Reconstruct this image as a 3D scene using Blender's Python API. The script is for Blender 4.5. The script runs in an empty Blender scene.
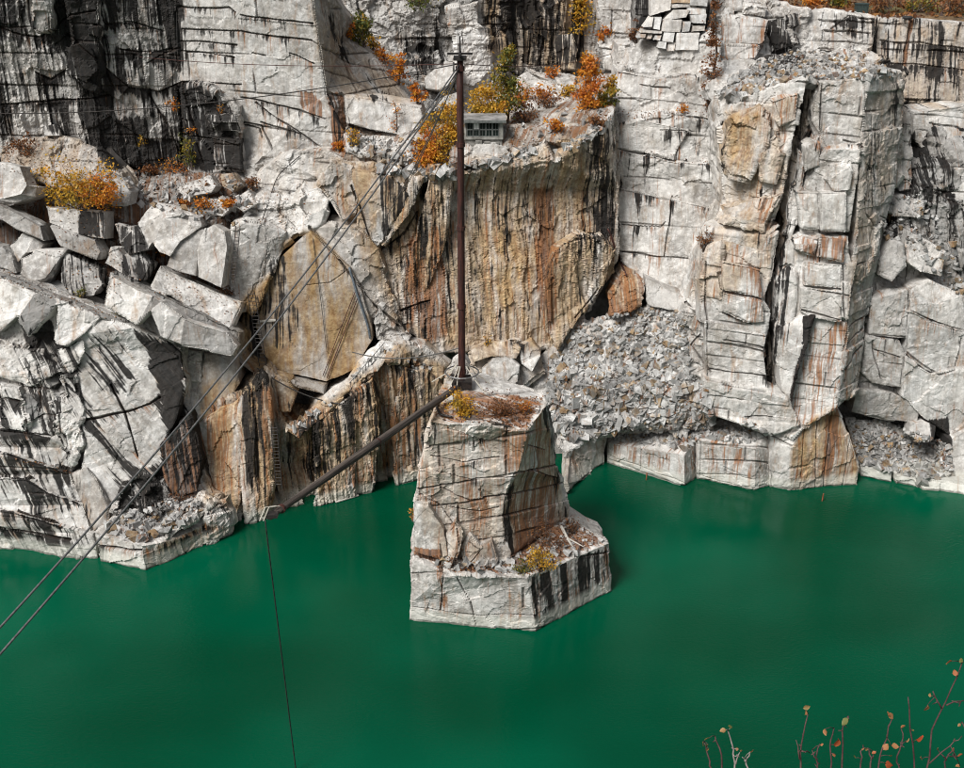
import bpy, math, random
import numpy as np
from mathutils import Vector
from mathutils.geometry import tessellate_polygon

random.seed(7)
RNG = np.random.default_rng(7)
scene = bpy.context.scene
COL = scene.collection
# ------------------------------------------------------------------ camera, sky, sun, exposure
F_PX, CX, CY = 1100.0, 482.0, 384.0          # focal length and centre in photograph pixels (964 x 768)
CAM_H, PITCH = 60.0, math.radians(24.0)      # metres above the water, degrees below the horizon
cam_d = bpy.data.cameras.new('camera')
cam_d.sensor_width = 36.0
cam_d.lens = F_PX / 964.0 * 36.0
cam_d.clip_start = 0.05
cam_d.clip_end = 3000
cam = bpy.data.objects.new('camera', cam_d)
COL.objects.link(cam)
cam.location = (0, 0, CAM_H)
cam.rotation_euler = (math.radians(90) - PITCH, 0, 0)
scene.camera = cam

SUN_EL, SUN_AZ = math.radians(50), math.radians(-134)      # azimuth from +Y clockwise: behind the camera, to its left
w = bpy.data.worlds.new('World')
scene.world = w
w.use_nodes = True
nt = w.node_tree
bgn = nt.nodes['Background']
sky = nt.nodes.new('ShaderNodeTexSky')
sky.sky_type = 'NISHITA'
sky.sun_disc = False
sky.sun_elevation = SUN_EL
sky.sun_rotation = SUN_AZ
sky.air_density = 1.0
sky.dust_density = 4.0
sky.ozone_density = 0.6
hs = nt.nodes.new('ShaderNodeHueSaturation')
hs.inputs['Saturation'].default_value = 0.3
nt.links.new(sky.outputs[0], hs.inputs['Color'])
nt.links.new(hs.outputs[0], bgn.inputs['Color'])
bgn.inputs['Strength'].default_value = 0.052
sun_d = bpy.data.lights.new('sun', 'SUN')
sun_d.energy = 2.8
sun_d.angle = math.radians(24)
sun_d.color = (1.0, 0.98, 0.95)
sun = bpy.data.objects.new('sun', sun_d)
COL.objects.link(sun)
sd = Vector((math.sin(SUN_AZ) * math.cos(SUN_EL), math.cos(SUN_AZ) * math.cos(SUN_EL), math.sin(SUN_EL)))
sun.rotation_euler = sd.to_track_quat('Z', 'Y').to_euler()
scene.view_settings.view_transform = 'Standard'
scene.view_settings.look = 'None'
scene.view_settings.gamma = 1.0
scene.view_settings.exposure = 0.68
scene.cycles.max_bounces = 6
scene.cycles.filter_width = 1.0

# ------------------------------------------------------------------ surveying: a pixel at a known distance is a point
SP, CP = math.sin(PITCH), math.cos(PITCH)


def P(px, py, Y):
    x = (px - CX) / F_PX
    up = (CY - py) / F_PX
    dy = CP + up * SP
    dz = up * CP - SP
    t = Y / dy
    return (x * t, Y, CAM_H + dz * t)


def PZ(px, py, z):                     # the point of that pixel at height z
    up = (CY - py) / F_PX
    dy = CP + up * SP
    dz = up * CP - SP
    return P(px, py, dy * (z - CAM_H) / dz)


def project(v):
    d = v[:, 1] * CP - (v[:, 2] - CAM_H) * SP
    u = v[:, 1] * SP + (v[:, 2] - CAM_H) * CP
    d = np.maximum(d, 0.1)
    return CX + v[:, 0] / d * F_PX, CY - u / d * F_PX


# ------------------------------------------------------------------ numpy noise
def _h(i, j, k, s):
    n = (i.astype(np.int64) * 374761393 + j.astype(np.int64) * 668265263 + k.astype(np.int64) * 2147483647 + s * 974634777) & 0xFFFFFFFF
    n = ((n ^ (n >> 13)) * 1274126177) & 0xFFFFFFFF
    n = ((n ^ (n >> 16)) * 2246822519) & 0xFFFFFFFF
    return ((n ^ (n >> 15)) & 0xFFFFFF).astype(np.float32) / 16777215.0


def vnoise(p, seed=0):
    f = np.floor(p)
    r = (p - f).astype(np.float32)
    r = r * r * (3 - 2 * r)
    i, j, k = f[:, 0].astype(np.int64), f[:, 1].astype(np.int64), f[:, 2].astype(np.int64)
    out = np.zeros(len(p), np.float32)
    for a in (0, 1):
        wa = r[:, 0] if a else 1 - r[:, 0]
        for b in (0, 1):
            wb = wa * (r[:, 1] if b else 1 - r[:, 1])
            for c in (0, 1):
                out += wb * (r[:, 2] if c else 1 - r[:, 2]) * _h(i + a, j + b, k + c, seed)
    return out * 2 - 1


def fbm(p, seed=0, octv=3):
    o = np.zeros(len(p), np.float32)
    a = 1.0
    for q in range(octv):
        o += a * vnoise(p * (2.03 ** q), seed + q * 17)
        a *= 0.5
    return o


def facet(p, seed=0, tilt=1.0):
    """broken-rock relief: every Voronoi cell is a small plane with its own height and tilt"""
    f = np.floor(p)
    i, j, k = f[:, 0].astype(np.int64), f[:, 1].astype(np.int64), f[:, 2].astype(np.int64)
    best = np.full(len(p), 1e9, np.float32)
    out = np.zeros(len(p), np.float32)
    for a in (-1, 0, 1):
        for b in (-1, 0, 1):
            for c in (-1, 0, 1):
                I, J, K = i + a, j + b, k + c
                dx = (p[:, 0] - I - _h(I, J, K, seed)).astype(np.float32)
                dy = (p[:, 1] - J - _h(I, J, K, seed + 1)).astype(np.float32)
                dz = (p[:, 2] - K - _h(I, J, K, seed + 2)).astype(np.float32)
                d = dx * dx + dy * dy + dz * dz
                m = d < best
                if not m.any():
                    continue
                Im, Jm, Km = I[m], J[m], K[m]
                best[m] = d[m]
                out[m] = (_h(Im, Jm, Km, seed + 3) * 2 - 1) + tilt * (
                    dx[m] * (_h(Im, Jm, Km, seed + 4) * 2 - 1) + dy[m] * (_h(Im, Jm, Km, seed + 5) * 2 - 1)
                    + dz[m] * (_h(Im, Jm, Km, seed + 6) * 2 - 1))
    return out


# ------------------------------------------------------------------ dense triangle meshes
def subdivide(V, F, Lf, fid):
    """split every edge longer than the length its faces ask for; longest edges first, so triangles stay well shaped"""
    for it in range(16):
        E = np.sort(np.concatenate([F[:, [0, 1]], F[:, [1, 2]], F[:, [2, 0]]]), axis=1)
        key = E[:, 0].astype(np.int64) * (len(V) + 1) + E[:, 1]
        uk, first, inv = np.unique(key, return_index=True, return_inverse=True)
        inv = inv.reshape(3, -1).T
        ue = E[first]
        ln = np.linalg.norm(V[ue[:, 0]] - V[ue[:, 1]], axis=1)
        lim = np.full(len(ue), 1e9)
        for c in range(3):
            np.minimum.at(lim, inv[:, c], Lf)
        mark = ln > lim
        if not mark.any():
            break
        tl = ln[inv]
        longest = inv[np.arange(len(F)), tl.argmax(1)]
        for _ in range(20):
            n0 = mark.sum()
            mark[longest[mark[inv].any(1)]] = True
            if mark.sum() == n0:
                break
        mid = np.full(len(ue), -1, np.int64)
        mid[mark] = len(V) + np.arange(mark.sum())
        V = np.concatenate([V, (V[ue[mark, 0]] + V[ue[mark, 1]]) * 0.5])
        m = mid[inv]
        cnt = (m >= 0).sum(1)
        nf, nl, nid = [F[cnt == 0]], [Lf[cnt == 0]], [fid[cnt == 0]]
        s = cnt > 0
        Fs, ms, Ls, ids = F[s], m[s], Lf[s], fid[s]
        r = tl[s].argmax(1)               # rotate so that the longest edge is (0,1)
        rows = np.arange(len(Fs))[:, None]
        o = (r[:, None] + np.arange(3)[None]) % 3
        Fs, ms = Fs[rows, o], ms[rows, o]
        a, b, c = Fs.T
        p, q, t = ms.T                    # p always set
        # left half (a,p,c) may have t on edge c-a ; right half (p,b,c) may have q on b-c
        for sel, tri in (((t < 0), lambda k: [(a[k], p[k], c[k])]), ((t >= 0), lambda k: [(a[k], p[k], t[k]), (t[k], p[k], c[k])]),
                         ((q < 0), lambda k: [(p[k], b[k], c[k])]), ((q >= 0), lambda k: [(p[k], b[k], q[k]), (p[k], q[k], c[k])])):
            for tt in tri(sel):
                nf.append(np.stack(tt, 1)); nl.append(Ls[sel]); nid.append(ids[sel])
        F, Lf, fid = np.concatenate(nf), np.concatenate(nl), np.concatenate(nid)
    return V, F, fid


def vnormals(V, F):
    n = np.cross(V[F[:, 1]] - V[F[:, 0]], V[F[:, 2]] - V[F[:, 0]])
    o = np.zeros_like(V)
    for c in range(3):
        np.add.at(o, F[:, c], n)
    return o / np.maximum(np.linalg.norm(o, axis=1, keepdims=True), 1e-9)


def mesh_from(name, V, F, mat, smooth=False):
    me = bpy.data.meshes.new(name)
    V = np.asarray(V, np.float32)
    F = np.asarray(F, np.int32)
    k = F.shape[1]
    me.vertices.add(len(V)); me.vertices.foreach_set('co', V.ravel())
    me.loops.add(F.size); me.loops.foreach_set('vertex_index', F.ravel())
    me.polygons.add(len(F))
    me.polygons.foreach_set('loop_start', np.arange(0, F.size, k, dtype=np.int32))
    me.polygons.foreach_set('use_smooth', np.full(len(F), smooth))
    me.update(calc_edges=True)
    if mat:
        me.materials.append(mat)
    return me


def link(name, me, parent=None, label=None, cat=None, group=None, kind=None):
    o = bpy.data.objects.new(name, me)
    COL.objects.link(o)
    if parent is not None:
        o.parent = parent
        o.matrix_parent_inverse = parent.matrix_basis.inverted()
    if label: o['label'] = label
    if cat: o['category'] = cat
    if group: o['group'] = group
    if kind: o['kind'] = kind
    return o


def empty(name, loc, label, cat=None, group=None, kind=None):
    o = link(name, None, None, label, cat, group, kind)
    o.location = loc
    o.empty_display_size = 0.3
    return o


# ------------------------------------------------------------------ materials
def N(nt, t, **kw):
    n = nt.nodes.new(t)
    for k, v in kw.items():
        setattr(n, k, v)
    return n


def new_mat(name):
    m = bpy.data.materials.new(name)
    m.use_nodes = True
    return m, m.node_tree, m.node_tree.nodes['Principled BSDF'], m.node_tree.links.new


def mth(nt, op, a, b=None, clamp=False):
    n = N(nt, 'ShaderNodeMath', operation=op)
    n.use_clamp = clamp
    for i, v in enumerate((a, b)):
        if v is None: continue
        if isinstance(v, (int, float)): n.inputs[i].default_value = v
        else: nt.links.new(v, n.inputs[i])
    return n.outputs[0]


def mixc(nt, fac, a, b, mode='MIX'):
    n = N(nt, 'ShaderNodeMix', data_type='RGBA', blend_type=mode)
    for i, v in ((0, fac), (6, a), (7, b)):
        if isinstance(v, (int, float)): n.inputs[i].default_value = v
        elif isinstance(v, tuple): n.inputs[i].default_value = v + (1,)
        else: nt.links.new(v, n.inputs[i])
    return n.outputs[2]


def noise(nt, vec, scale, detail=3, rough=0.55):
    n = N(nt, 'ShaderNodeTexNoise')
    n.inputs['Scale'].default_value = scale
    n.inputs['Detail'].default_value = detail
    n.inputs['Roughness'].default_value = rough
    if vec is not None: nt.links.new(vec, n.inputs['Vector'])
    return n.outputs['Fac']


def scaled(nt, vec, s):
    n = N(nt, 'ShaderNodeVectorMath', operation='MULTIPLY')
    nt.links.new(vec, n.inputs[0])
    n.inputs[1].default_value = s
    return n.outputs[0]


def ramp01(nt, v, lo, hi):
    n = N(nt, 'ShaderNodeMapRange')
    n.interpolation_type = 'SMOOTHSTEP'
    nt.links.new(v, n.inputs[0])
    n.inputs[1].default_value = lo
    n.inputs[2].default_value = hi
    return n.outputs[0]


def granite():
    m, nt, b, L = new_mat('granite')
    pos = N(nt, 'ShaderNodeNewGeometry').outputs['Position']
    am = N(nt, 'ShaderNodeAttribute', attribute_name='mask')
    sep = N(nt, 'ShaderNodeSeparateColor'); L(am.outputs['Color'], sep.inputs[0])
    dark, rust, tan = sep.outputs
    tone = am.outputs['Alpha']
    suv = N(nt, 'ShaderNodeAttribute', attribute_name='suv').outputs['Vector']
    crack = N(nt, 'ShaderNodeAttribute', attribute_name='crack').outputs['Fac']

    def cover(v, cov, soft):            # coverage 0..1 of a noise already stretched to 0..1
        n = N(nt, 'ShaderNodeMapRange'); n.interpolation_type = 'SMOOTHSTEP'
        L(mth(nt, 'ADD', v, cov), n.inputs[0])
        n.inputs[1].default_value = 1.0 - soft; n.inputs[2].default_value = 1.0 + soft
        return n.outputs[0]

    def lin(v, lo, hi):
        n = N(nt, 'ShaderNodeMapRange'); L(v, n.inputs[0]); n.inputs[1].default_value = lo; n.inputs[2].default_value = hi
        return n.outputs[0]

    n1 = noise(nt, pos, 0.22, 5, 0.62)
    n2 = noise(nt, pos, 1.7, 5, 0.68)
    n3 = noise(nt, pos, 11.0, 2, 0.6)
    base = mixc(nt, ramp01(nt, n1, 0.32, 0.66), (0.27, 0.264, 0.252), (0.58, 0.572, 0.552))
    base = mixc(nt, mth(nt, 'MULTIPLY', ramp01(nt, n2, 0.42, 0.72), 0.75), base, (0.74, 0.735, 0.722))
    base = mixc(nt, mth(nt, 'MULTIPLY', ramp01(nt, n3, 0.48, 0.72), 0.30), base, (0.20, 0.192, 0.175))
    # grey and brown weathering patches
    wv = noise(nt, scaled(nt, suv, (0.55, 0.30, 1)), 1.0, 6, 0.72)
    base = mixc(nt, mth(nt, 'MULTIPLY', ramp01(nt, wv, 0.50, 0.68), 0.55), base, (0.17, 0.155, 0.13))
    wb = noise(nt, scaled(nt, suv, (0.8, 0.22, 1.7)), 1.0, 6, 0.72)
    base = mixc(nt, mth(nt, 'MULTIPLY', ramp01(nt, wb, 0.54, 0.70), 0.62), base, (0.27, 0.155, 0.075))
    # soft ochre weathering
    tn = mth(nt, 'MULTIPLY', tan, ramp01(nt, noise(nt, scaled(nt, suv, (0.6, 0.12, 1)), 1.0, 5, 0.65), 0.25, 0.62))
    tcol = mixc(nt, ramp01(nt, n2, 0.3, 0.7), (0.22, 0.118, 0.045), (0.44, 0.305, 0.15))
    base = mixc(nt, mth(nt, 'MULTIPLY', tn, 1.0, True), base, tcol)
    # fine grey run marks everywhere
    s0 = noise(nt, scaled(nt, suv, (2.6, 0.12, 1)), 1.0, 4, 0.6)
    base = mixc(nt, mth(nt, 'MULTIPLY', ramp01(nt, s0, 0.52, 0.72), 0.34), base, (0.15, 0.14, 0.125))
    # rust: wide bands broken into thin runs
    r1 = noise(nt, scaled(nt, suv, (0.8, 0.10, 1)), 1.0, 4, 0.65)
    r2 = noise(nt, scaled(nt, suv, (3.2, 0.16, 1)), 1.3, 4, 0.65)
    rs = lin(mth(nt, 'ADD', mth(nt, 'MULTIPLY', r1, 0.5), mth(nt, 'MULTIPLY', r2, 0.5)), 0.32, 0.68)
    rf = mth(nt, 'MULTIPLY', cover(rs, rust, 0.16), ramp01(nt, rust, 0.0, 0.12))
    rcol = mixc(nt, ramp01(nt, r2, 0.35, 0.65), (0.060, 0.024, 0.013), (0.26, 0.105, 0.034))
    base = mixc(nt, mth(nt, 'MULTIPLY', rf, 0.85), base, rcol)
    # black seepage, and recess shade painted through the same mask
    d1 = noise(nt, scaled(nt, suv, (1.0, 0.055, 1)), 1.1, 4, 0.6)
    d2 = noise(nt, scaled(nt, suv, (2.7, 0.10, 1)), 1.4, 4, 0.6)
    d3 = noise(nt, pos, 0.9, 3, 0.6)
    d4 = noise(nt, scaled(nt, suv, (0.20, 0.05, 1)), 1.0, 2, 0.5)
    ds = mth(nt, 'ADD', mth(nt, 'ADD', mth(nt, 'MULTIPLY', d1, 0.36), mth(nt, 'MULTIPLY', d2, 0.30)), mth(nt, 'ADD', mth(nt, 'MULTIPLY', d3, 0.14), mth(nt, 'MULTIPLY', d4, 0.20)))
    ds = lin(ds, 0.36, 0.64)
    df = mth(nt, 'MULTIPLY', cover(ds, dark, 0.085), ramp01(nt, dark, 0.0, 0.10))
    dcol = mixc(nt, ramp01(nt, d2, 0.4, 0.7), (0.016, 0.013, 0.011), (0.006, 0.006, 0.006))
    base = mixc(nt, mth(nt, 'MULTIPLY', df, 0.97), base, dcol)
    # hairline joints, open only in patches
    wn = N(nt, 'ShaderNodeTexNoise'); wn.inputs['Scale'].default_value = 0.7; wn.inputs['Detail'].default_value = 3; L(suv, wn.inputs['Vector'])
    wadd = N(nt, 'ShaderNodeVectorMath', operation='MULTIPLY_ADD'); L(wn.outputs['Color'], wadd.inputs[0]); wadd.inputs[1].default_value = (1.6, 1.3, 0); L(suv, wadd.inputs[2])
    lines = None
    for sc_, wd, lo in (((0.30, 0.62, 1), 0.016, 0.54),):
        vo = N(nt, 'ShaderNodeTexVoronoi', feature='DISTANCE_TO_EDGE'); vo.inputs['Scale'].default_value = 1.0
        L(scaled(nt, wadd.outputs[0], sc_), vo.inputs['Vector'])
        ln = mth(nt, 'SUBTRACT', 1.0, ramp01(nt, vo.outputs['Distance'], wd * .3, wd))
        ln = mth(nt, 'MULTIPLY', ln, ramp01(nt, noise(nt, pos, 0.45, 3, 0.6), lo, lo + .12))
        lines = ln if lines is None else mth(nt, 'MAXIMUM', lines, ln)
    base = mixc(nt, mth(nt, 'MULTIPLY', lines, 0.36), base, (0.05, 0.035, 0.024))
    base = mixc(nt, crack, base, (0.030, 0.020, 0.014))
    # bleached band and wet line left by the water level
    sz = N(nt, 'ShaderNodeSeparateXYZ'); L(pos, sz.inputs[0])
    zz = mth(nt, 'ADD', sz.outputs[2], mth(nt, 'MULTIPLY', n2, 0.5))
    band = mth(nt, 'MULTIPLY', mth(nt, 'SUBTRACT', 1.0, ramp01(nt, zz, 1.1, 1.9)), 0.55)
    base = mixc(nt, band, base, (0.52, 0.52, 0.46))
    base = mixc(nt, mth(nt, 'MULTIPLY', mth(nt, 'SUBTRACT', 1.0, ramp01(nt, zz, 0.34, 0.52)), 0.75), base, (0.05, 0.055, 0.04))
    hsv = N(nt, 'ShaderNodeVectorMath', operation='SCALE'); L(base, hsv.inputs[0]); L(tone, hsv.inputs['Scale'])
    L(hsv.outputs[0], b.inputs['Base Color'])
    b.inputs['Roughness'].default_value = 0.8
    b.inputs['Specular IOR Level'].default_value = 0.3
    bn = N(nt, 'ShaderNodeBump')
    bn.inputs['Strength'].default_value = 0.42
    bn.inputs['Distance'].default_value = 0.10
    hgt = mth(nt, 'ADD', mth(nt, 'MULTIPLY', noise(nt, pos, 2.4, 6, 0.7), 1.0), mth(nt, 'MULTIPLY', noise(nt, scaled(nt, suv, (3.0, 0.5, 1)), 1.0, 4, 0.6), 0.4))
    L(mth(nt, 'SUBTRACT', hgt, mth(nt, 'MULTIPLY', lines, 0.8)), bn.inputs['Height'])
    L(bn.outputs[0], b.inputs['Normal'])
    return m


GRANITE = granite()


def simple(name, c0, c1, scale=3.0, rough=0.7, metal=0.0, bump=0.3, stretch=(1, 1, 1), dist=0.03):
    m, nt, b, L = new_mat(name)
    pos = N(nt, 'ShaderNodeTexCoord').outputs['Object']
    n = noise(nt, scaled(nt, pos, stretch), scale, 5, 0.65)
    L(mixc(nt, ramp01(nt, n, 0.3, 0.7), c0, c1), b.inputs['Base Color'])
    b.inputs['Roughness'].default_value = rough
    b.inputs['Metallic'].default_value = metal
    bn = N(nt, 'ShaderNodeBump'); bn.inputs['Strength'].default_value = bump; bn.inputs['Distance'].default_value = dist
    L(n, bn.inputs['Height']); L(bn.outputs[0], b.inputs['Normal'])
    return m


def leaf_mat(name, stops):
    m, nt, b, L = new_mat(name)
    a = N(nt, 'ShaderNodeAttribute', attribute_name='leaf').outputs['Fac']
    r = N(nt, 'ShaderNodeValToRGB')
    r.color_ramp.elements[0].position = 0.0
    r.color_ramp.elements[0].color = stops[0] + (1,)
    r.color_ramp.elements[1].position = 1.0
    r.color_ramp.elements[1].color = stops[-1] + (1,)
    for i, c in enumerate(stops[1:-1]):
        e = r.color_ramp.elements.new((i + 1) / (len(stops) - 1)); e.color = c + (1,)
    L(a, r.inputs[0]); L(r.outputs[0], b.inputs['Base Color'])
    b.inputs['Roughness'].default_value = 0.6
    tr = N(nt, 'ShaderNodeBsdfTranslucent'); L(r.outputs[0], tr.inputs['Color'])
    mx = N(nt, 'ShaderNodeMixShader'); mx.inputs[0].default_value = 0.35
    L(b.outputs[0], mx.inputs[1]); L(tr.outputs[0], mx.inputs[2])
    L(mx.outputs[0], nt.nodes['Material Output'].inputs['Surface'])
    return m


M_ORANGE = leaf_mat('autumn_orange', [(0.30, 0.06, 0.012), (0.52, 0.15, 0.015), (0.62, 0.25, 0.02), (0.60, 0.32, 0.03)])
M_YELLOW = leaf_mat('autumn_yellow', [(0.16, 0.15, 0.025), (0.45, 0.27, 0.025), (0.65, 0.36, 0.03), (0.60, 0.22, 0.02)])
M_GREEN = leaf_mat('autumn_green', [(0.035, 0.055, 0.015), (0.09, 0.11, 0.02), (0.28, 0.22, 0.025), (0.50, 0.25, 0.025)])
M_BROWN = leaf_mat('dead_brush', [(0.05, 0.022, 0.012), (0.13, 0.05, 0.02), (0.26, 0.10, 0.03), (0.34, 0.17, 0.05)])
M_BARK = simple('bark', (0.05, 0.035, 0.025), (0.13, 0.10, 0.08), 6, 0.9)
M_RUSTSTEEL = simple('rusted_steel', (0.022, 0.009, 0.008), (0.085, 0.026, 0.018), 1.6, 0.7, 0.2, 0.4, (4, 4, 0.6))
M_DARKSTEEL = simple('dark_steel', (0.02, 0.02, 0.02), (0.06, 0.05, 0.045), 4, 0.55, 0.5)
M_CABLE = simple('steel_cable', (0.10, 0.10, 0.10), (0.20, 0.195, 0.19), 5, 0.5, 0.5)
M_WOOD = simple('weathered_wood', (0.022, 0.016, 0.013), (0.12, 0.095, 0.078), 1.4, 0.9, 0, 1.0, (5, 5, .16), 0.08)

# ------------------------------------------------------------------ traced cracks, stains and some painted recess shade, in photograph pixels, used while modelling the rock
CRACKS = []      # (polyline, half width px, depth m, darkness)
ZONES = []       # (polygon, channel, value, feather px)


def crk(pts, w=1.0, d=0.28, dk=0.8):
    CRACKS.append((np.array(pts, float), w, d, dk))


def zone(ch, val, pts, feather=8):
    ZONES.append((np.array(pts, float), 'dark rust tan tone'.split().index(ch), val, feather))


def seg_dist(px, py, pts):
    best = np.full(len(px), 1e9)
    for (x0, y0), (x1, y1) in zip(pts[:-1], pts[1:]):
        dx, dy = x1 - x0, y1 - y0
        t = np.clip(((px - x0) * dx + (py - y0) * dy) / max(dx * dx + dy * dy, 1e-6), 0, 1)
        best = np.minimum(best, np.hypot(px - x0 - t * dx, py - y0 - t * dy))
    return best


def inside(px, py, pts):
    r = np.zeros(len(px), bool)
    n = len(pts)
    for i in range(n):
        x0, y0 = pts[i]; x1, y1 = pts[(i + 1) % n]
        if y0 == y1: continue
        c = ((y0 > py) != (y1 > py)) & (px < (x1 - x0) * (py - y0) / (y1 - y0) + x0)
        r ^= c
    return r


ROCKS = []       # (object) statistics only
TRI = [0]


def rock(name, faces, T=5.0, k=-0.3, rough=0.5, bed=0.25, dark=0.03, rust=0.16, tan=0.13, tone=1.0, parent=None, px=1.6,
         label=None, cat=None, group=None, kind=None, grain=1.0, sink=True, ex=0.0, fs=1.0, chip=1.0, ft=None, fr=None, flute=0.0, rot=0.0, jw=1.0):
    """A rock body: traced front facets ((px, py, Y) corners), real thickness T behind them, broken relief on top.
    k, ex: slope and sideways drift of the body behind its face."""
    if faces and isinstance(faces[0], tuple):
        faces = [faces]
    idx, V = {}, []
    polys = []
    for f in faces:
        ids = []
        for v in f:
            key = (round(v[0], 1), round(v[1], 1))
            if key not in idx:
                idx[key] = len(V)
                V.append(P(*v))
            ids.append(idx[key])
        polys.append(ids)
    V = np.array(V, float)
    if sink:
        low = V[:, 2] < 0.75
        V[low, 2] -= 1.5
    keys = list(idx.keys())
    tris, fid = [], []
    for q, ids in enumerate(polys):
        tt = tessellate_polygon([[Vector((keys[i][0], -keys[i][1], 0)) for i in ids]])
        for t in tt:
            t = [ids[i] for i in t]
            a, b, c = (np.array((keys[i][0], -keys[i][1])) for i in t)
            cr = (b[0] - a[0]) * (c[1] - a[1]) - (b[1] - a[1]) * (c[0] - a[0])
            if abs(cr) < 1e-6: continue
            tris.append(t if cr > 0 else t[::-1]); fid.append(q)
    n0 = len(V)
    Vb = V + np.array((ex * T, T, k * T))
    es = {}
    for t in tris:
        for i in range(3):
            es[(t[i], t[(i + 1) % 3])] = 1
    F = list(tris); nfront = len(tris)
    for (i, j) in list(es):
        if (j, i) not in es:
            F.append((j, i, i + n0)); F.append((j, i + n0, j + n0)); fid += [-1, -1]
    for t in tris:
        F.append((t[2] + n0, t[1] + n0, t[0] + n0)); fid.append(-2)
    V = np.concatenate([V, Vb])
    F = np.array(F, np.int64); fid = np.array(fid)
    depth = np.median(V[:n0, 1]) * 1.08
    L = px * 1.35 * depth / F_PX
    Lf = np.where(fid >= 0, L, np.where(fid == -1, L * 4.0, L * 16))
    # facet normals of the base shape, for run-mark directions
    fn = {}
    for q in range(len(polys)):
        s = F[:nfront][fid[:nfront] == q]
        if len(s) == 0:
            continue
        n = np.cross(V[s[:, 1]] - V[s[:, 0]], V[s[:, 2]] - V[s[:, 0]]).sum(0)
        fn[q] = n / np.linalg.norm(n)
    avg = sum(fn.values()); avg = avg / np.linalg.norm(avg)
    V, F, fid = subdivide(V, F, Lf, fid)
    # finer triangles along arrises and joints, so that their lines stay crisp
    ol = [(i, j) for (i, j) in es if (j, i) not in es]
    bt_ = np.cross((0, 0, 1.0), avg); bt_ = bt_ / np.linalg.norm(bt_) if np.linalg.norm(bt_) > .05 else np.array((1.0, 0, 0))
    bd_ = np.cross(avg, bt_)
    seed = random.randint(0, 9999)
    hr, wr = random.uniform(1.5, 2.9) * jw, random.uniform(3.2, 6.0) * jw

    def joints(p):
        """right-angled jointing: courses of blocks; offset of each block and distance to its nearest joint"""
        u, v = p @ bt_, p @ bd_
        v = v + .05 * u + .22 * vnoise(p * .16, seed + 201) + .35 * vnoise(np.stack([v * .35, v * 0, v * 0], 1), seed + 202)
        u = u + .22 * vnoise(p * .2, seed + 203)
        r = np.floor(v / hr); fv = v / hr - r
        z_ = np.zeros_like(r).astype(np.int64); ri = r.astype(np.int64)
        wl = wr * (.6 + .9 * _h(ri, z_, z_, seed + 204))
        uu = u / wl + 7 * _h(ri, z_, z_, seed + 205)
        c = np.floor(uu); fu = uu - c; ci = c.astype(np.int64)
        off = .7 * (_h(ri, z_, z_, seed + 206) * 2 - 1) + .3 * (_h(ri, ci, z_, seed + 207) * 2 - 1)
        off = off + .25 * (fv - .5) * (_h(ri, ci, z_, seed + 208) * 2 - 1) + .3 * (fu - .5) * (_h(ri, ci, z_, seed + 209) * 2 - 1)
        la, lb = _h(ri, ci, z_, seed + 211) > .55, _h(ri, ci + 1, z_, seed + 211) > .55
        ra, rb = _h(ri, z_, z_, seed + 212) > .25, _h(ri + 1, z_, z_, seed + 212) > .25
        dj = np.minimum(np.minimum(np.where(ra, fv, 9), np.where(rb, 1 - fv, 9)) * hr, np.minimum(np.where(la, fu, 9), np.where(lb, 1 - fu, 9)) * wl)
        return off, dj

    X, Yp = project(V)
    near = np.full(len(V), 1e9)
    for (i, j) in ol:
        near = np.minimum(near, seg_dist(X, Yp, np.array([keys[i], keys[j]])))
    for pts, wd, dp, dk in CRACKS:
        if pts[:, 0].max() < X.min() - 3 or pts[:, 0].min() > X.max() + 3 or pts[:, 1].max() < Yp.min() - 3 or pts[:, 1].min() > Yp.max() + 3: continue
        near = np.minimum(near, seg_dist(X, Yp, pts) - wd)
    if bed > 0:
        near = np.minimum(near, joints(V)[1] / depth * F_PX + .6)
    tn_ = near[F].min(1)
    V, F, fid = subdivide(V, F, np.where((fid >= 0) & (tn_ < 1.6) & (px < 1.75), L * .6, 1e9), fid)
    nrm = vnormals(V, F)
    vid = np.full(len(V), -2)
    for q in (-2, -1):
        vid[F[fid == q].ravel()] = q
    m = fid >= 0
    vid[F[m].ravel()] = np.repeat(fid[m], 3)
    # relief
    p = V
    d = 0.07 * fbm(p * 0.28, seed, 2)
    front = (vid >= 0).astype(np.float32)
    if fr:
        rv = np.full(len(V), rough)
        for q, tv in enumerate(fr): rv[vid == q] *= tv
        rough = rv
    if np.max(rough) > 0:
        warp = p + 0.35 * np.stack([vnoise(p * 0.8, seed + 3), vnoise(p * 0.8, seed + 5), vnoise(p * 0.8, seed + 7)], 1)
        d += rough * 0.34 * facet(warp * np.array((0.36, 0.36, 0.46)) * fs, seed + 11, 0.9)
        patch = np.clip(vnoise(p * 0.22, seed + 21) * 1.6 + 0.35 + 0.5 * rough, 0.08, 1.1)
        d += rough * 0.11 * patch * facet(warp * np.array((1.0, 1.0, 1.35)) * fs, seed + 31, 1.0)
        d += rough * 0.05 * patch * facet(warp * np.array((2.6, 2.6, 3.0)), seed + 61, 1.0)
    if flute > 0:                        # upright splinters of a face split along the grain
        t = np.cross((0, 0, 1.0), avg); t /= np.linalg.norm(t); dn = np.cross(avg, t)
        cu, cv = p @ t, p @ dn
        cu = cu + 0.25 * vnoise(p * 0.3, seed + 81)
        q3 = lambda a, b: np.stack([cu * a, cv * b, np.full(len(V), seed * .13)], 1)
        d += flute * (0.30 * facet(q3(.42, .05), seed + 82, .8) + 0.16 * facet(q3(1.3, .12), seed + 84, .9) + 0.08 * facet(q3(3.2, .35), seed + 86, 1.0))
    jc = np.zeros(len(V), np.float32)
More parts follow.
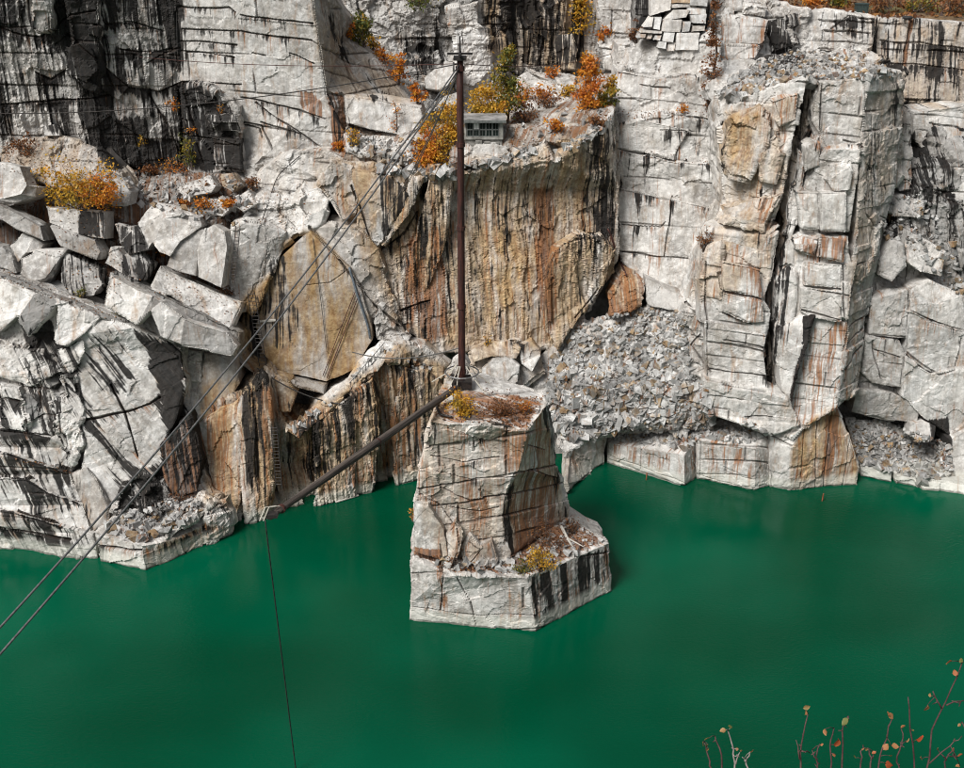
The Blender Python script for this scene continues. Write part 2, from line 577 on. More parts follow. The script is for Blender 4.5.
    if bed > 0:
        off, dj = joints(p)
        d += bed * 0.42 * off
        open_ = np.clip(vnoise(p * .3, seed + 210) * 2.2 + .35, 0, 1)
        jg = np.clip(1.3 - dj / 0.10, 0, 1) * (vid >= 0) * open_
        d -= .16 * jg
        jc = np.clip(.7 * jg, 0, 1)
    d += grain * 0.035 * fbm(p * 2.2, seed + 51, 3)
    X, Yp = project(V)
    # worn and chipped arrises along the outline of the body
    od = np.full(len(V), 1e9)
    fr = vid >= 0
    for (i, j) in ol:
        od[fr] = np.minimum(od[fr], seg_dist(X[fr], Yp[fr], np.array([keys[i], keys[j]])))
    od *= depth / F_PX
    wch = 0.22 + 0.30 * np.clip(vnoise(p * 0.55, seed + 71) + 0.3, 0, 1)
    cg = np.clip(1 - od / wch, 0, 1) ** 2
    d -= np.where(fr, chip * cg * (0.15 + 0.15 * vnoise(p * 1.3, seed + 73)), 0)
    runs_d = np.zeros(len(V), np.float32)
    crack = jc.astype(np.float32)
    x0, x1, y0, y1 = X[vid >= 0].min(), X[vid >= 0].max(), Yp[vid >= 0].min(), Yp[vid >= 0].max()
    for pts, wd, dp, dk in CRACKS:
        if pts[:, 0].max() < x0 - 3 or pts[:, 0].min() > x1 + 3 or pts[:, 1].max() < y0 - 3 or pts[:, 1].min() > y1 + 3:
            continue
        jx = 1.6 * vnoise(p * 0.45, 91); jy = 1.6 * vnoise(p * 0.45, 92)
        dd = seg_dist(X + jx, Yp + jy, pts)
        wv = wd * (0.75 + 0.5 * vnoise(p * 0.7, 93))
        g = np.clip(1.35 - dd / np.maximum(wv, 0.35), 0, 1) * (vid >= 0)
        d -= dp * g
        crack = np.maximum(crack, np.clip(dk * g, 0, 1))
        if dk > 0.4 and pts[:, 0].max() - pts[:, 0].min() > 12:      # water runs below an open joint
            o_ = np.argsort(pts[:, 0])
            yc = np.interp(X, pts[o_, 0], pts[o_, 1], left=1e6, right=1e6)
            dyp = (Yp - yc) / (9 + 14 * (0.5 + 0.5 * vnoise(p * np.array((0.9, 0.9, 0.05)), 95)))
            runs_d = np.maximum(runs_d, np.where(dyp > 0, np.clip(1 - dyp, 0, 1), 0) * dk)
    Vd = V + nrm * d[:, None]
    # stains and painted recess shade
    msk = np.zeros((len(V), 4), np.float32)
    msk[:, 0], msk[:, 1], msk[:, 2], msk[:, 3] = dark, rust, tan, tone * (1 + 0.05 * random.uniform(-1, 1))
    if ft:
        for q, tv in enumerate(ft):
            msk[vid == q, 3] *= tv
    for pts, ch, val, fe in ZONES:
        if pts[:, 0].max() < x0 - fe or pts[:, 0].min() > x1 + fe or pts[:, 1].max() < y0 - fe or pts[:, 1].min() > y1 + fe:
            continue
        ins = inside(X, Yp, pts)
        dd = seg_dist(X, Yp, np.vstack([pts, pts[:1]]))
        sd_ = np.where(ins, dd, -dd) + 0.45 * fe * vnoise(p * 0.5, 77)
        wgt = np.clip(sd_ / max(fe, 0.5) + 0.5, 0, 1)
        msk[:, ch] = msk[:, ch] * (1 - wgt) + val * wgt
    msk[:, 0] = np.clip(msk[:, 0] + 0.34 * runs_d * (msk[:, 0] < 0.6), 0, 1)
    msk[:, 1] = np.clip(msk[:, 1] + 0.22 * runs_d, 0, 1)
    zh = np.array((0, 0, 1.0))
    su = np.zeros((len(V), 3), np.float32)
    for q in list(fn) + [-1]:
        n = fn.get(q, avg)
        t = np.cross(zh, n)
        if np.linalg.norm(t) < 0.05: t = np.array((1.0, 0, 0))
        t /= np.linalg.norm(t)
        dn = np.cross(n, t)
        s = vid == q if q >= 0 else vid < 0
        su[s, 0] = p[s] @ t + 0.16 * vnoise(p[s] * 0.5, 5)
        su[s, 1] = p[s] @ dn
        if rot:
            cu, cv = su[s, 0].copy(), su[s, 1].copy()
            su[s, 0] = cu * math.cos(rot) + cv * math.sin(rot); su[s, 1] = -cu * math.sin(rot) + cv * math.cos(rot)
        su[s, 2] = (seed % 97) * 0.37 + q * 0.11
    me = mesh_from(name, Vd, F, GRANITE)
    a = me.attributes.new('mask', 'FLOAT_COLOR', 'POINT'); a.data.foreach_set('color', msk.ravel())
    a = me.attributes.new('suv', 'FLOAT_VECTOR', 'POINT'); a.data.foreach_set('vector', su.ravel())
    a = me.attributes.new('crack', 'FLOAT', 'POINT'); a.data.foreach_set('value', crack)
    TRI[0] += len(F)
    return link(name, me, parent, label, cat, group, kind)


# ------------------------------------------------------------------ stains (water runs, iron, weathering) and painted recess shade with their own outlines
Q = lambda s: [tuple(float(c) for c in p.split(',')) for p in s.split()]
# back wall, left
zone('dark', .47, Q('-60,-40 178,-40 183,168 130,168 60,142 -60,142'), 16)
zone('dark', .74, Q('-30,-20 27,-20 30,36 -30,38'), 12.8)
zone('dark', .74, Q('52,-10 100,-10 96,30 100,70 75,60 55,40'), 12.8)
zone('dark', .72, Q('158,-10 181,-10 184,75 168,60 160,20'), 9.6)
zone('dark', .80, Q('95,118 165,112 182,150 182,172 110,165 92,140'), 12.8)
zone('dark', .66, Q('168,86 200,84 236,108 240,170 180,172 165,120'), 12.8)
zone('dark', .66, Q('70,60 110,70 120,110 100,150 85,110'), 12.8)
zone('dark', .06, Q('100,30 118,22 160,28 163,40 122,50 112,46'), 9.6)
zone('dark', .12, Q('116,92 140,92 143,116 116,118'), 9.6)
zone('dark', .14, Q('14,100 32,102 36,136 18,136'), 9.6)
zone('dark', .14, Q('36,52 62,58 60,76 40,72'), 9)
zone('dark', .14, Q('56,76 68,74 76,96 58,100'), 9)
zone('dark', .12, Q('145,115 158,120 160,140 146,140'), 9)
zone('dark', .12, Q('30,-10 52,-10 52,30 36,36'), 9)
zone('dark', .10, Q('184,-20 312,-10 340,120 300,150 262,125 200,80'), 12.8)
zone('rust', .62, Q('296,88 312,92 326,103 324,119 310,115 299,104'), 3)
zone('rust', .7, Q('326,95 338,92 346,120 346,152 332,150'), 4)
zone('dark', .45, Q('326,95 338,92 346,120 346,152 332,150'), 9)
# slab in the shade of the wall
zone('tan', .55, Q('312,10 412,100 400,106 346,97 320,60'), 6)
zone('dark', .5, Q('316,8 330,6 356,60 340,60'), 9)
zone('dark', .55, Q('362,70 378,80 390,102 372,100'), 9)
# upper middle
zone('dark', .55, Q('486,-30 592,-30 590,60 560,72 515,68 486,50'), 12.8)
zone('tan', .8, Q('486,-30 592,-30 590,60 560,72 515,68 486,50'), 8)
zone('dark', .5, Q('385,20 445,30 445,60 420,75 392,60'), 12.8)
# middle wall
zone('tan', .82, Q('335,160 390,165 440,168 520,152 615,118 616,270 560,348 480,350 440,352 400,325 345,235'), 12)
zone('rust', .26, Q('335,170 440,170 540,150 615,130 616,270 560,348 440,352 400,325 345,235'), 12)
zone('dark', .38, Q('370,175 440,172 540,155 615,130 616,270 560,348 440,352 400,325'), 19.2)
zone('dark', .34, Q('380,225 425,200 450,240 450,330 405,322'), 16)
zone('rust', .58, Q('395,240 440,230 455,330 420,345 400,310'), 10)
zone('dark', .6, Q('588,135 616,120 617,240 596,232 582,190'), 12.8)
zone('rust', .65, Q('535,190 550,190 560,300 548,340 540,300'), 6)
zone('tan', .95, Q('485,230 540,230 545,340 490,340'), 10)
zone('tone', 1.1, Q('485,210 545,210 550,345 490,345'), 12)
# smooth ochre slab
zone('tan', 1.0, Q('282,240 312,228 345,262 372,330 358,370 325,384 290,372 276,310'), 5)
zone('tan', 1.0, Q('240,300 285,260 290,380 240,370'), 8)
zone('dark', .42, Q('250,262 288,252 300,330 285,350 252,350'), 12)
# wall under the walkway
zone('tan', .85, Q('200,385 262,372 330,400 395,345 448,365 442,440 415,480 262,522 205,500'), 8)
zone('rust', .42, Q('205,400 262,385 330,410 395,350 448,365 442,440 415,478 262,515 210,500'), 8)
zone('dark', .34, Q('205,400 262,385 330,410 395,350 448,365 442,440 415,478 262,515 210,500'), 12.8)
zone('dark', .6, Q('343,395 372,380 380,440 362,462 350,440'), 9.6)
zone('dark', .55, Q('243,392 262,388 272,470 268,500 244,490'), 9.6)
zone('dark', .62, Q('296,420 318,412 330,470 310,480'), 9.6)
zone('dark', .25, Q('375,385 398,380 410,450 385,460'), 9.6)
zone('rust', .45, Q('200,395 240,395 240,505 215,490 203,440'), 6)
zone('dark', .12, Q('200,395 240,395 240,505 215,490 203,440'), 9.6)
zone('tan', .9, Q('200,395 240,395 240,505 215,490 203,440'), 6)
# left slope
zone('dark', .44, Q('85,336 112,326 134,372 126,392 100,392 84,360'), 9.6)
zone('dark', .78, Q('134,330 168,344 182,352 186,420 170,440 160,390 146,352'), 9.6)
zone('dark', .54, Q('58,372 82,392 128,462 140,486 118,476 82,432'), 9.6)
zone('dark', .6, Q('26,328 54,322 58,362 38,366 28,345'), 9.6)
zone('dark', .43, Q('-40,385 60,385 82,470 104,565 60,560 -40,545'), 12.8)
zone('dark', .55, Q('40,345 84,340 76,398 48,384'), 9.6)
zone('rust', .7, Q('160,446 190,414 202,460 196,492 174,498'), 4)
zone('dark', .45, Q('160,446 190,414 202,460 196,492 174,498'), 9)
zone('dark', .55, Q('108,470 160,460 180,500 150,520 118,515'), 12.8)
zone('rust', .4, Q('145,550 205,525 232,530 148,573'), 4)
zone('dark', .45, Q('145,550 205,525 232,530 148,573'), 9)
zone('tan', .7, Q('145,550 205,525 232,530 148,573'), 4)
zone('dark', .7, Q('80,208 106,208 106,240 78,236'), 9)
zone('dark', .6, Q('124,232 138,226 150,252 128,254'), 9)
zone('dark', .6, Q('122,256 152,264 140,282 124,274'), 9)
# right side
zone('dark', .35, Q('820,10 964,20 964,120 905,105 872,60'), 12.8)
zone('tan', .55, Q('872,20 964,24 964,112 905,105 876,80'), 8)
zone('tan', .55, Q('725,110 790,100 782,200 768,280 700,300 690,290 722,200'), 12)
zone('rust', .35, Q('735,95 792,90 780,180 765,200 740,160'), 8)
zone('tan', .95, Q('730,115 762,110 768,140 745,180 728,178'), 8)
zone('dark', .72, Q('764,74 800,70 800,50 770,20 764,44'), 9)
zone('dark', .5, Q('809,76 823,80 814,120 800,145 796,200 786,340 778,390 764,388 770,290 782,230 786,180'), 9)  # cleft: black stain plus crevice shade painted in
zone('rust', .3, Q('809,76 823,80 814,120 800,145 796,200 786,340 778,390 764,388 770,290 782,230 786,180'), 3)
zone('tan', .95, Q('792,446 805,425 830,403 848,432 860,468 857,490 792,492'), 4)
zone('rust', .45, Q('792,446 805,425 830,403 848,432 860,468 857,490 792,492'), 4)
zone('rust', .8, Q('826,410 838,405 835,450 828,488 822,488'), 4)
zone('rust', .35, Q('815,330 850,330 850,400 805,425 800,400'), 8)
zone('rust', .32, Q('695,215 770,260 770,330 700,310'), 8)
zone('rust', .30, Q('720,15 765,15 765,50 722,60'), 6)
zone('rust', .8, Q('909,20 913,20 906,68 902,68'), 2)
zone('dark', .75, Q('676,152 690,137 706,133 707,160 690,160'), 9)  # alcove: its inner shade put into the colour
zone('dark', .30, Q('618,120 725,125 722,205 620,188'), 12.8)
zone('dark', .16, Q('618,190 720,210 690,290 620,240'), 9.6)
zone('rust', .22, Q('618,190 720,210 690,290 620,240'), 6)
zone('rust', .35, Q('607,436 760,440 760,490 607,462'), 6)
zone('dark', .45, Q('905,128 932,130 928,190 908,185'), 9.6)
zone('dark', .9, Q('926,420 948,415 950,446 930,442'), 9)  # hole in the recess: its shade painted as a black patch
zone('rust', .5, Q('793,234 848,238 846,262 818,262 794,250'), 5)
zone('rust', .45, Q('812,120 830,126 828,150 806,150'), 5)
zone('rust', .4, Q('806,325 850,325 846,395 800,430 788,420'), 8)
zone('rust', .45, Q('756,190 788,186 776,230 768,300 756,300'), 6)
zone('dark', .3, Q('756,190 788,186 776,230 768,300 756,300'), 6)
zone('dark', .35, Q('864,100 905,75 903,120 880,220 868,280 860,200'), 10)
zone('tan', .5, Q('864,100 905,75 903,120 880,220 868,280 850,400 845,350'), 10)
# pillar
zone('rust', .30, Q('428,420 527,430 510,480 505,560 440,560 414,500'), 10)
zone('tan', .45, Q('410,420 527,430 510,480 505,560 440,560 414,500'), 10)
zone('rust', .60, Q('500,428 529,430 520,476 506,474'), 5)
zone('rust', .52, Q('529,430 546,406 568,517 512,556 503,520 514,476'), 3)
zone('dark', .15, Q('529,430 546,406 568,517 512,556 503,520 514,476'), 3)
zone('tan', .6, Q('529,430 546,406 568,517 512,556 503,520 514,476'), 3)
zone('dark', .6, Q('543,408 551,404 561,465 566,516 557,520 550,450'), 3)
zone('dark', .5, Q('503,500 514,478 518,500 514,554 504,540'), 3)
zone('dark', .10, Q('526,440 536,425 552,505 540,515'), 4)
zone('rust', .5, Q('436,556 440,548 446,600 440,612'), 3)
zone('rust', .85, Q('414,547 440,550 440,560 414,557'), 2)
zone('dark', .40, Q('528,578 608,545 611,592 538,632'), 3)
zone('rust', .40, Q('528,578 608,545 611,592 538,632'), 3)
zone('dark', .55, Q('588,555 608,546 611,575 596,582'), 4)
zone('dark', .14, Q('440,570 528,578 536,614 440,610'), 3)
zone('rust', .72, Q('455,572 530,575 602,542 590,534 568,520 520,548 505,564 470,566'), 5)
zone('dark', .35, Q('455,572 530,575 602,542 590,534 568,520 520,548 505,564 470,566'), 5)
zone('rust', .6, Q('438,404 470,392 545,398 527,427 482,421 446,420'), 5)
# ------------------------------------------------------------------ joints and cracks
for s in ('180,7 230,8 236,13', '241,15 313,23', '181,29 215,31 241,31 275,36 312,40', '180,41 237,45', '185,52 235,57', '252,52 264,55',
          '289,54 314,63', '147,62 175,50', '180,81 241,84', '241,97 286,107 325,119', '256,103 323,150', '245,125 260,128 262,136',
          '262,122 300,135', '0,27 40,38 70,14 95,10', '95,25 130,22 163,32', '36,72 52,80 68,68', '98,62 130,88 160,92 180,82',
          '120,48 160,52 178,48', '0,105 60,100 110,95', '150,95 165,120 182,160', '66,34 100,60 115,90', '180,135 215,138 240,146', '183,82 195,130 205,165',
          '262,125 272,150', '241,122 262,125'):
    crk(Q(s), 1.0, 0.3, .85)
for s in ('330,15 345,60 360,100', '312,40 350,62 390,72', '318,68 345,75 380,98', '370,60 378,90'):
    crk(Q(s), .9, .15, .5)
# middle wall, slab edges
for s in ('310,228 345,268 375,305 405,330', '383,248 405,232 418,212', '352,185 372,240 382,250', '400,310 430,300', '552,252 577,233 602,235 614,250', '575,318 598,290'):
    crk(Q(s), 1.3, .5, .6)
crk(Q('305,285 330,282 348,270'), .8, .12, 0)
# left courses
for s in ('0,429 25,432 50,437', '8,454 48,467 70,473', '0,479 25,479 50,494 81,504', '0,509 15,513 62,526', '0,527 40,535 70,540', '98,545 142,550',
          '85,420 100,418 120,412 150,405 160,398', '110,384 125,412 138,455', '0,398 22,402 28,430'):
    crk(Q(s), 1.5, .5, .9)
# right side
for s in ('618,72 660,78 700,75', '618,115 660,113 725,122', '618,150 680,162 722,166', '618,189 720,210', '673,196 668,230 664,256', '621,224 660,228 665,222',
          '622,252 670,257 702,260', '660,130 692,132', '640,85 672,88', '705,262 708,380', '700,335 690,345 712,372', '685,300 700,320'):
    crk(Q(s), .9, .28, .7)
for s in ('723,263 760,268', '723,290 740,293 762,300', '723,313 738,318 752,324', '700,340 765,352', '705,368 770,376', '723,340 765,348', '745,416 772,418',
          '820,232 847,238', '806,235 820,240 818,262', '805,287 850,297', '802,310 848,322', '843,282 845,320', '822,80 820,130 816,150', '844,140 862,145',
          '863,192 866,215 875,230', '872,110 870,170', '849,330 870,310', '850,345 866,325', '845,370 862,345', '723,384 765,392', '819,192 820,232', '770,435 792,446'):
    crk(Q(s), .9, .28, .7)
for s in ('880,215 905,225 905,245', '910,290 902,384', '910,310 964,332', '870,335 905,338', '872,340 880,380', '905,352 940,375 955,370 962,340', '875,350 900,358',
          '932,155 964,165', '905,180 935,190 964,192', '934,192 964,206', '930,122 960,128', '832,28 850,16 876,18', '826,30 870,33', '820,48 872,50',
          '880,40 964,48', '880,62 930,66 964,70', '911,18 903,68', '959,60 960,100', '820,20 875,22', '905,100 930,100'):
    crk(Q(s), .9, .25, .6)
for s in ('818,420 816,488', '832,410 825,488', '850,440 842,488', '806,426 800,488'):
    crk(Q(s), .8, .25, .6)
for s in ('700,440 700,478', '640,446 640,470', '607,455 686,483', '723,470 755,480', '697,476 755,488'):
    crk(Q(s), .7, .15, .3)
# pillar
for s in ('441,545 444,580 440,610', '457,578 470,602 478,632', '410,606 445,612 480,616 536,615', '465,601 475,600', '414,556 440,560 470,565 500,570',
          '430,455 460,463 500,458', '436,470 470,480 515,478', '440,488 470,500 500,498', '442,505 480,512 500,508', '456,520 460,550 452,560', '447,430 490,440 500,436',
          '420,495 440,505 455,525', '465,540 480,550 470,562'):
    crk(Q(s), .7, .25, .6)
crk(Q('527,445 545,450'), .8, .2, .6)
crk(Q('514,476 530,470 558,478'), .8, .25, .7)
# ------------------------------------------------------------------ setting: water, hill behind the faces, rim under the camera
def water():
    m, nt, b, L = new_mat('quarry_water')
    pos = N(nt, 'ShaderNodeNewGeometry').outputs['Position']
    n = noise(nt, scaled(nt, pos, (0.022, 0.03, 1)), 1.0, 3, 0.5)
    L(mixc(nt, ramp01(nt, n, 0.35, 0.7), (0.0, 0.042, 0.018), (0.0, 0.084, 0.041)), b.inputs['Base Color'])
    b.inputs['Roughness'].default_value = 0.09
    b.inputs['IOR'].default_value = 1.333
    b.inputs['Specular IOR Level'].default_value = 0.24
    bn = N(nt, 'ShaderNodeBump'); bn.inputs['Strength'].default_value = 0.5; bn.inputs['Distance'].default_value = 0.08
    a = noise(nt, scaled(nt, pos, (2.4, 4.4, 1)), 1.0, 3, 0.6)
    c = ramp01(nt, noise(nt, scaled(nt, pos, (0.06, 0.05, 1)), 1.0, 2, 0.5), 0.38, 0.62)
    L(mth(nt, 'MULTIPLY', a, mth(nt, 'ADD', mth(nt, 'MULTIPLY', c, 0.8), 0.25)), bn.inputs['Height']); L(bn.outputs[0], b.inputs['Normal'])
    V = [(-260, -60, 0), (260, -60, 0), (260, 175, 0), (-260, 175, 0)]
    link('water', mesh_from('water', V, [(0, 1, 2, 3)], m), None, 'still deep green water filling the quarry pit', kind='structure')


water()


def hill():
    prof = {
        -30: [(-200, -14), (93, -14), (99, -2), (108, 12), (120, 25), (127, 29), (129, 56), (160, 58), (700, 64)],
        -8: [(-200, -14), (108, -14), (112, -2), (119, 8), (123, 24), (134, 30), (148, 34), (152, 56), (180, 58), (700, 64)],
        14: [(-200, -14), (108, -14), (113, -2), (120, 6), (126, 24), (136, 34), (148, 36), (152, 53), (180, 54), (700, 60)],
        22: [(-200, -14), (107, -14), (112, -2), (122, 18), (130, 30), (141, 34), (143.5, 46.0), (150, 46.8), (180, 53), (700, 66)],
        60: [(-200, -14), (106, -14), (112, -2), (122, 18), (130, 30), (139, 34), (141.5, 45.8), (150, 46.8), (180, 53), (700, 66)],
    }
    xs = np.concatenate([[-300, -120], np.arange(-75, 76, 1.5), [120, 300]])
    ys = np.concatenate([[60, 85], np.arange(92, 166, 1.2), [180, 220, 300, 420, 700]])
    ks = sorted(prof)
    rows = np.stack([np.interp(ys, *zip(*prof[k])) for k in ks])
    Z = np.stack([[np.interp(x, ks, rows[:, j]) for j in range(len(ys))] for x in xs])
    X, Y = np.meshgrid(xs, ys, indexing='ij')
    p = np.stack([X.ravel(), Y.ravel(), Z.ravel()], 1)
    p[:, 2] += 0.7 * fbm(p * 0.2, 3, 3)
    ni, nj = X.shape
    q = np.arange(ni * nj).reshape(ni, nj)
    F = np.stack([q[:-1, :-1], q[1:, :-1], q[1:, 1:], q[:-1, 1:]], -1).reshape(-1, 4)
    m, nt, b, L = new_mat('hill_ground')
    pos = N(nt, 'ShaderNodeNewGeometry').outputs['Position']
    n = noise(nt, pos, 0.8, 6, 0.7)
    n2 = noise(nt, pos, 0.12, 3, 0.6)
    c = mixc(nt, ramp01(nt, n, 0.35, 0.7), (0.06, 0.04, 0.022), (0.20, 0.125, 0.06))
    c = mixc(nt, ramp01(nt, n2, 0.5, 0.65), c, (0.10, 0.085, 0.035))
    sz = N(nt, 'ShaderNodeSeparateXYZ'); L(pos, sz.inputs[0])
    rockc = mixc(nt, ramp01(nt, n, 0.3, 0.7), (0.14, 0.13, 0.115), (0.40, 0.385, 0.36))
    c = mixc(nt, ramp01(nt, sz.outputs[2], 44.5, 45.6), rockc, c)
    L(c, b.inputs['Base Color']); b.inputs['Roughness'].default_value = 0.95
    bn = N(nt, 'ShaderNodeBump'); bn.inputs['Distance'].default_value = 0.5; bn.inputs['Strength'].default_value = 0.8
    L(n, bn.inputs['Height']); L(bn.outputs[0], b.inputs['Normal'])
    link('terrain', mesh_from('terrain', p, F, m), None, 'rocky hillside behind the quarry faces with brown grass on top', kind='structure')


hill()
# ------------------------------------------------------------------ rock: setting bodies
def cliff(name, label, loc):
    return empty(name, loc, label, kind='structure')


c_back = cliff('cliff_back_left', 'tall white quarry wall with black seepage streaks and level joints', P(180, 160, 122))
c_bench = cliff('cliff_bench', 'bench of broken pale sheets and dark upper wall around the hut', P(480, 150, 125))
c_mid = cliff('cliff_middle', 'ochre streaked wall below the hut and smooth tan slab beside it', P(480, 340, 117))
c_left = cliff('cliff_left', 'stepped grey slope with black runs rising from the water', P(90, 560, 94))
c_low = cliff('cliff_shore', 'rust coloured rock wall along the shoreline under the walkway', P(330, 490, 104))
c_right = cliff('cliff_right', 'projecting pale buttress cut by a dark cleft', P(800, 480, 107))
c_rwall = cliff('cliff_back_right', 'layered grey granite walls behind the buttress', P(670, 250, 122))
c_rec = cliff('cliff_recess', 'broken grey wall in the recess beside the buttress', P(920, 440, 114))


def R(s, *f, **kw):
    """corners as 'px,py,Y ...' strings, one per facet; a later facet may name a corner without Y"""
    seen = {}
    out = []
    for t in (s,) + f:
        g = []
        for c in t.split():
            v = [float(q) for q in c.split(',')]
            if len(v) == 3: seen[(v[0], v[1])] = v[2]
            else: v = v + [seen[(v[0], v[1])]]
            g.append(tuple(v))
        out.append(g)
    return out


def B(par, s, *f, name='rock_face', yoff=0.0, **kw):
    fc = [[(x, y, d + yoff) for x, y, d in g] for g in R(s, *f)]
    return rock(name, fc, parent=par, **kw)


# --- back wall, left: a concave corner at x=178, then the white wall, then the slab leaning into the shade
B(c_back, '-70,-60,119 -70,165,119 0,160,120 55,150,121 130,165,123 181,176,125 176,-60,126', T=6, k=0, rough=.6, bed=.3, tone=.95, fs=.8, flute=.7)
B(c_back, '60,-40,120.6 70,40,120.9 64,75,121 98,95,121.4 100,40,121.6 96,-40,121.6', T=3, k=0, rough=.8, dark=.8, tone=.85)
B(c_back, '36,-40,119.6 30,28,119.6 38,36,119.8 52,30,120 50,-40,120.2', T=3, k=0, rough=.6, tone=.9)
B(c_back, '176,-60,125.8 311,-12,122 326,95,121.8 352,150,121 366,156,121 330,160,121 262,158,121.5 250,172,122 182,176,125', T=6, k=0, rough=.16, bed=.2, jw=1.7, tone=1.0)
B(c_back, '182,86,123.5 205,84,122.8 238,108,122.2 240,140,122 246,170,121.8 190,176,123.5', T=3, k=0, rough=.9, tone=.8)
B(c_back, '206,116,121.6 236,114,121.3 238,122,120.9 210,122,121', '210,122 238,122 242,132,121.2 212,130,121.4', T=2, k=0, rough=.4, tone=.95)
B(c_back, '212,138,121.4 240,142,121 242,170,121 216,166,121.4', T=2, k=0, rough=.3, dark=.5)
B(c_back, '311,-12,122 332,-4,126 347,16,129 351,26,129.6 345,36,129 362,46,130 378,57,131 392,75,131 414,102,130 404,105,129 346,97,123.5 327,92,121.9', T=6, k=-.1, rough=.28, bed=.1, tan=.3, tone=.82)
B(c_back, '326,92,121.9 346,97,123.5 349,125,122.8 352,152,121 338,150,121', T=4, k=0, rough=.5, rust=.6, tone=.8)
B(c_back, '344,96,122.8 372,99,123 421,108,123.4 424,116,123 421,128,122 405,136,121.4 375,131,121.2 346,123,121.2', T=4, k=0.02, rough=.18, bed=0, tone=1.0)
B(c_back, '246,156,122.6 275,146,122.2 300,146,121.4 300,190,119.6 262,196,119.4 244,190,120.8', T=3, k=0, rough=.8, bed=0, tone=.8)
# rock knob left of the bench
B(c_back, '246,184,119.5 262,168,120.4 276,160,119.6 300,150,119.6 330,150,119.4 345,158,119 340,186,117.5 330,196,117 290,196,117 268,192,117.6', T=5, k=.05, rough=.7, bed=.1, tan=.25)
# --- upper middle: jumbled back wall, dark streaked wall, pale terraces
B(c_bench, '330,-40,141 420,-40,142 505,-40,143 505,66,142 500,112,139 470,122,134 430,112,131 392,74,135 352,28,137', T=6, k=0, rough=1.6, bed=.5, dark=.25, tone=.8)
B(c_bench, '455,30,139 490,28,140 492,60,140 486,108,138 456,104,137', T=4, k=0, rough=.8, bed=.7)
B(c_bench, '446,8,139 478,2,140 480,30,139.6 452,34,139', T=4, k=0, rough=.8, bed=.5)
B(c_bench, '484,-40,144 600,-40,148 620,-40,146 620,72,146 600,76,146 560,78,145 545,80,144 515,74,143 500,66,142 484,50,142', T=6, k=0, rough=.4, bed=.1, tone=.8, flute=1.6)
B(c_bench, '556,36,143.6 572,34,143.6 578,50,143 575,70,142.6 558,70,143', T=3, k=0, rough=.4, tan=.3)
B(c_bench, '486,52,141.6 500,26,142 506,36,142 508,68,141 490,76,140.4', T=3, k=0, rough=.5)
B(c_bench, '590,-40,144 650,-40,142 646,34,141 636,44,140 618,48,141 604,46,143', T=6, k=0, rough=.45, bed=.9, tone=.95)
B(c_bench, '600,46,142.6 620,44,141 618,72,141 604,70,142.4', T=4, k=0, rough=.5, bed=.5)
# bench surface with stripped sheets
B(c_bench, '330,156,118.8 380,166,118 440,172,117.6 482,168,117.6 520,156,117.7 545,140,118.5 575,145,117.6 596,128,118.6 614,112,121 618,72,141 560,78,143 515,74,142 500,66,141 470,118,131 421,128,122.5 375,131,121.6 346,123,121.4',
  T=4, k=-.8, rough=.6, bed=0, tone=.7, rust=.4, dark=.1, tan=.4, yoff=.7, px=1.9, name='bench_top')
B(c_bench, '508,86,134 530,68,140 548,76,140 580,90,135 566,112,128.6 540,108,129', '540,108 566,112 565,118,128.4 538,113,128.8', '508,86 540,108 538,113 506,91,133.6', T=2, k=-.3, rough=.35, bed=0, tone=1.05, name='sheet')
B(c_bench, '525,70,139 575,75,140 578,92,135 548,80,138', T=1.5, k=-.3, rough=.5, bed=0, name='sheet')
B(c_bench, '536,112,128 560,112,128 585,122,125 575,134,121.4 552,128,123', '575,134 585,122 590,128,123.6 580,138,121', '536,112 552,128 575,134 580,138 550,134,122.6 536,118,126.8', T=2, k=-.3, rough=.35, bed=0, name='sheet')
B(c_bench, '505,134,123 540,126,124 552,135,121 520,148,118.6', '505,134 520,148 520,152,118.4 504,139,122.6', T=2, k=-.3, rough=.4, bed=0, name='sheet')
B(c_bench, '345,135,120.5 385,142,120.6 418,150,119.4 408,162,118.2 370,158,118.6 345,150,119.4', T=1.5, k=-.3, rough=1.3, bed=0, name='sheet')
B(c_bench, '552,124,121 575,122,122.4 596,124,120.6 575,142,117.8 556,142,118.4', T=1.5, k=-.3, rough=.6, bed=0, tan=.4, name='sheet')
B(c_bench, '452,147,118.7 480,145,118.5 512,143,118.7 518,158,117.7 482,166,117.2 448,166,117.4', T=2, k=-.2, rough=1.0, bed=0, tone=.9, rust=.3, name='sheet')
# --- middle wall under the hut
B(c_mid, '330,158,118.6 385,168,117.8 440,174,117.4 482,170,117.4 520,158,117.5 545,142,118 556,160,117 575,144,117.4 598,126,118.6 614,112,121 619,190,121 617,262,120 602,292,119 562,346,117 540,352,116 515,342,115.5 480,348,115 440,354,114 404,330,113.8 374,272,115 346,238,116 338,192,117.4',
  T=8, k=.03, rough=.45, bed=0, name='streaked_wall', flute=.75)
B(c_mid, '552,254,116 577,234,117.2 602,236,118 614,252,118.4 607,280,117.6 578,320,115.6 558,350,114.6 546,330,115.2 546,280,115.8', T=3, k=0, rough=.3, flute=.9, bed=0, tan=.8, name='rock_lobe')
B(c_mid, '430,170,116.9 455,172,116.9 448,240,116.2 425,300,115.2 405,315,114.6 412,250,115.6 424,200,116.6', T=2.5, k=0, rough=.3, flute=.7, bed=0, name='rock_rib')
B(c_mid, '616,280,118.4 622,270,119 640,275,119 645,285,118 643,305,116.6 632,312,116 612,318,115.4 608,300,116.8', T=3, k=0, rough=.9, bed=0, tan=.8, rust=.6, name='rock_lobe')
